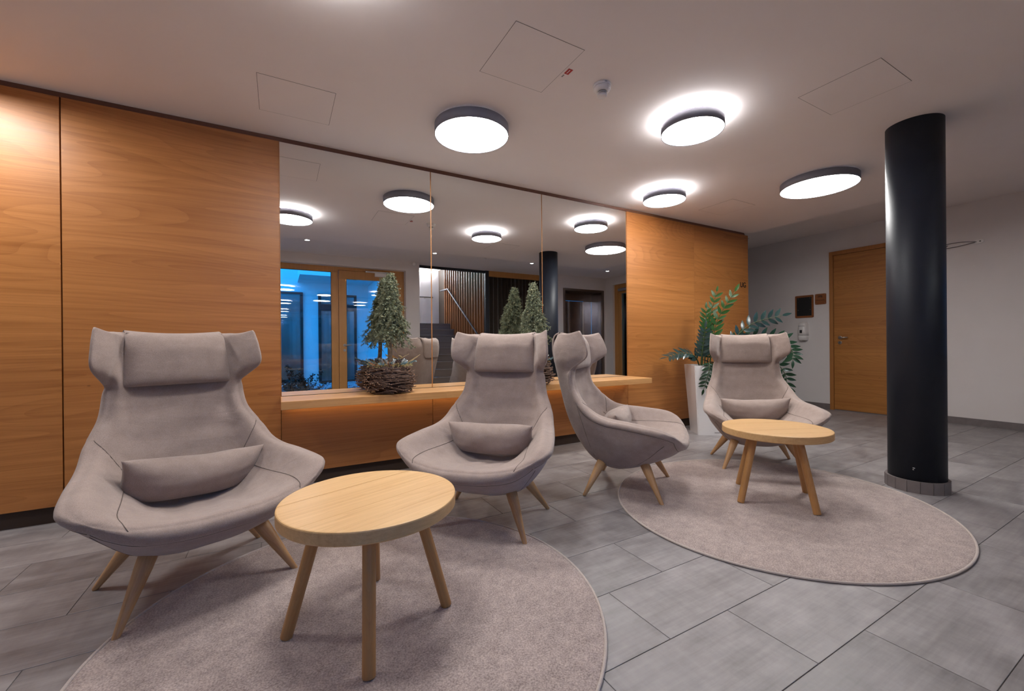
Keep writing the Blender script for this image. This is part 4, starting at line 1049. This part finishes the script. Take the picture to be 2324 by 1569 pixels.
spruce_pot(.762, -.20, .4, 1, 21, 'brown twig basket with dried sprigs at the left of the shelf', 'dwarf blue spruce standing in the left twig basket', (.03, .085))
spruce_pot(2.075, -.235, 2.1, 1, 22, 'twig basket on the shelf hidden behind the second armchair', 'dwarf spruce peeking above the second armchair before the mirror', (.05, .06))

# ------------------------------------------------------------------ planter with zamioculcas
e1 = Vector((.575, .818, 0)); e2 = Vector((.818, -.575, 0)); PC = Vector((4.42, -.367, 0))
pl = thing('planter', 'tall tapered glossy white square planter beside the oak wall', 'planter', PC)
def quad(hs, z): return [PC*0+e1*a*hs+e2*b_*hs+Vector((0, 0, z)) for a, b_ in ((-1, -1), (1, -1), (1, 1), (-1, 1))]
def shell(secs, mat, name, closed=True):
    bm = bmesh.new(); rings = [[bm.verts.new(p) for p in quad(h_s, z)] for h_s, z in secs]
    for r_, s_ in zip(rings[:-1], rings[1:]):
        for k in range(4): bm.faces.new((r_[k], r_[(k+1) % 4], s_[(k+1) % 4], s_[k]))
    bm.faces.new(rings[0][::-1]); bm.faces.new(rings[-1])
    bmesh.ops.recalc_face_normals(bm, faces=bm.faces)
    bmesh.ops.bevel(bm, geom=[e for e in bm.edges if abs((e.verts[0].co-e.verts[1].co).z) > .3], offset=.012, segments=3, affect='EDGES')
    me = bpy.data.meshes.new(name); bm.to_mesh(me); bm.free(); me.materials.append(MATS[mat]); return link(name, me, pl)
shell([(.150, .0), (.2, .805), (.187, .805), (.184, .76)], 'planter_white', 'pot')
shell([(.183, .757), (.183, .775)], 'soil', 'soil')
p_ = PC*0-e1*.152+e2*.06+Vector((0, 0, .03))
mk = MB().box(-.03, .03, -.0008, .0008, -.004, .004); o = mk.obj('maker_mark', 'grey_plastic', pl, p_); o.rotation_euler = (0, 0, math.atan2(e2.y, e2.x))
zz = thing('zamioculcas', 'glossy green plant with arching leafy stems in the white planter', 'plant', (PC.x, PC.y, .775))
leaf_me = {}
def leaf_mesh(mat):
    m_ = MB(); n = 8; vs = []; fs = []
    for k in range(n+1):
        t = k/n; w_ = .18*math.sin(PI*t**.85)**.9*(1-.15*t) if 0 < k < n else .0; z = -.10*t*t
        vs += [(-w_, t, z+.10*w_), (0, t, z), (w_, t, z+.10*w_)]
    for k in range(n):
        for j in (0, 1): fs.append((3*k+j, 3*k+j+1, 3*k+4+j, 3*k+3+j))
    m_.add(vs, fs, 0, True); return m_.mesh('leaf', mat)
for mt in ('leaf_bright', 'leaf_dark', 'leaf_blue'): leaf_me[mt] = leaf_mesh(mt)
rs = random.Random(17)
def zz_stem(ctrl, mat, n, size, start=.25, roll=0., flat=.9):
    c = [Vector(p) for p in ctrl]; cc = cr(np.array([tuple(p) for p in c]), np.linspace(0, len(c)-1, 24)); pts = [Vector(p) for p in cc]
    s_ = MB().tube(pts, [.009-.0065*k/23 for k in range(24)], 8).obj('stem', 'plant_stem', zz)
    sd0 = None
    for k in range(n):
        t = start+(1-start)*k/(n-1); i = min(int(t*23), 22); p = pts[i].lerp(pts[i+1], t*23-i); d = (pts[min(i+1, 23)]-pts[max(i-1, 0)]).normalized()
        ref = Vector((n_view.x, n_view.y, 0)); sd = d.cross(ref).normalized()
        sd = (Matrix.Rotation(roll+rs.uniform(-.25, .25), 3, d) @ sd)
        for sg in ((1, -1) if k < n-1 else (0,)):
            dr = (d*.62+sd*sg*flat+Vector((0, 0, rs.uniform(-.08, .1)))).normalized()
            L_ = size*rs.uniform(.85, 1.1)*(.62+.5*math.sin(PI*min(1, .25+.6*t)))
            yv = dr; zv = (d.cross(sd)*rs.choice((1, 1, 1))); zv = (zv-yv*zv.dot(yv)).normalized(); xv = yv.cross(zv)
            if zv.z < 0 and abs(zv.z) > .5: zv = -zv; xv = -xv
            mw = Matrix.Identity(4)
            for q in range(3): mw[q][0] = xv[q]*L_; mw[q][1] = yv[q]*L_; mw[q][2] = zv[q]*L_; mw[q][3] = p[q]
            o = link('leaf', leaf_me[mat], s_); o.matrix_local = mw
n_view = Vector((4.42, 3.183, 0)).normalized()
def P3(dx, z, dd=0):     # dx across the view (right positive), z absolute, dd away from the viewer
    rgt = Vector((n_view.y, -n_view.x, 0)); v = rgt*dx+n_view*dd; return (v.x, v.y, z-.775)
zz_stem([P3(-.02, .775), P3(-.01, 1.0, .02), P3(.03, 1.3, .05), P3(.115, 1.67, .06)], 'leaf_bright', 15, .105, .22, flat=.55)
zz_stem([P3(.03, .775), P3(.06, 1.0, -.02), P3(.12, 1.33, -.02), P3(.30, 1.65, -.03)], 'leaf_bright', 13, .115, .22, flat=.55)
zz_stem([P3(-.05, .775), P3(-.035, .95), P3(-.01, 1.2, -.03), P3(.0, 1.47, -.05)], 'leaf_bright', 12, .105, .25, flat=.55)
zz_stem([P3(-.06, .775, -.05), P3(-.05, .92, -.08), P3(-.03, 1.08, -.1), P3(-.01, 1.24, -.12)], 'leaf_blue', 9, .10, .3)
zz_stem([P3(-.07, .775), P3(-.13, .91, -.08), P3(-.27, .945, -.16), P3(-.42, .90, -.25)], 'leaf_blue', 11, .115, .22, 1.0)
zz_stem([P3(.05, .775), P3(.22, 1.02), P3(.46, 1.27), P3(.76, 1.36, -.02)], 'leaf_blue', 11, .12, .28, flat=.75)
zz_stem([P3(.06, .775, .04), P3(.2, 1.0, .08), P3(.42, 1.13, .1), P3(.72, 1.12, .1), P3(.86, .98, .08), P3(.87, .86, .06)], 'leaf_dark', 15, .12, .3)
zz_stem([P3(.05, .775, .06), P3(.3, .99, .12), P3(.62, .92, .16), P3(.80, .72, .16), P3(.83, .50, .14)], 'leaf_dark', 13, .115, .3)
zz_stem([P3(.02, .775, -.1), P3(.03, .84, -.19), P3(.02, .72, -.24), P3(-.03, .54, -.25)], 'leaf_dark', 10, .095, .3)
zz_stem([P3(.0, .775, .05), P3(.02, .9, .1), P3(.03, 1.0, .12), P3(.02, 1.12, .14)], 'leaf_dark', 8, .1, .3)

for o in bpy.data.objects:
    if o.type == 'MESH' and o.parent is None and 'label' not in o and o.get('kind') != 'structure': print('UNLABELLED', o.name)
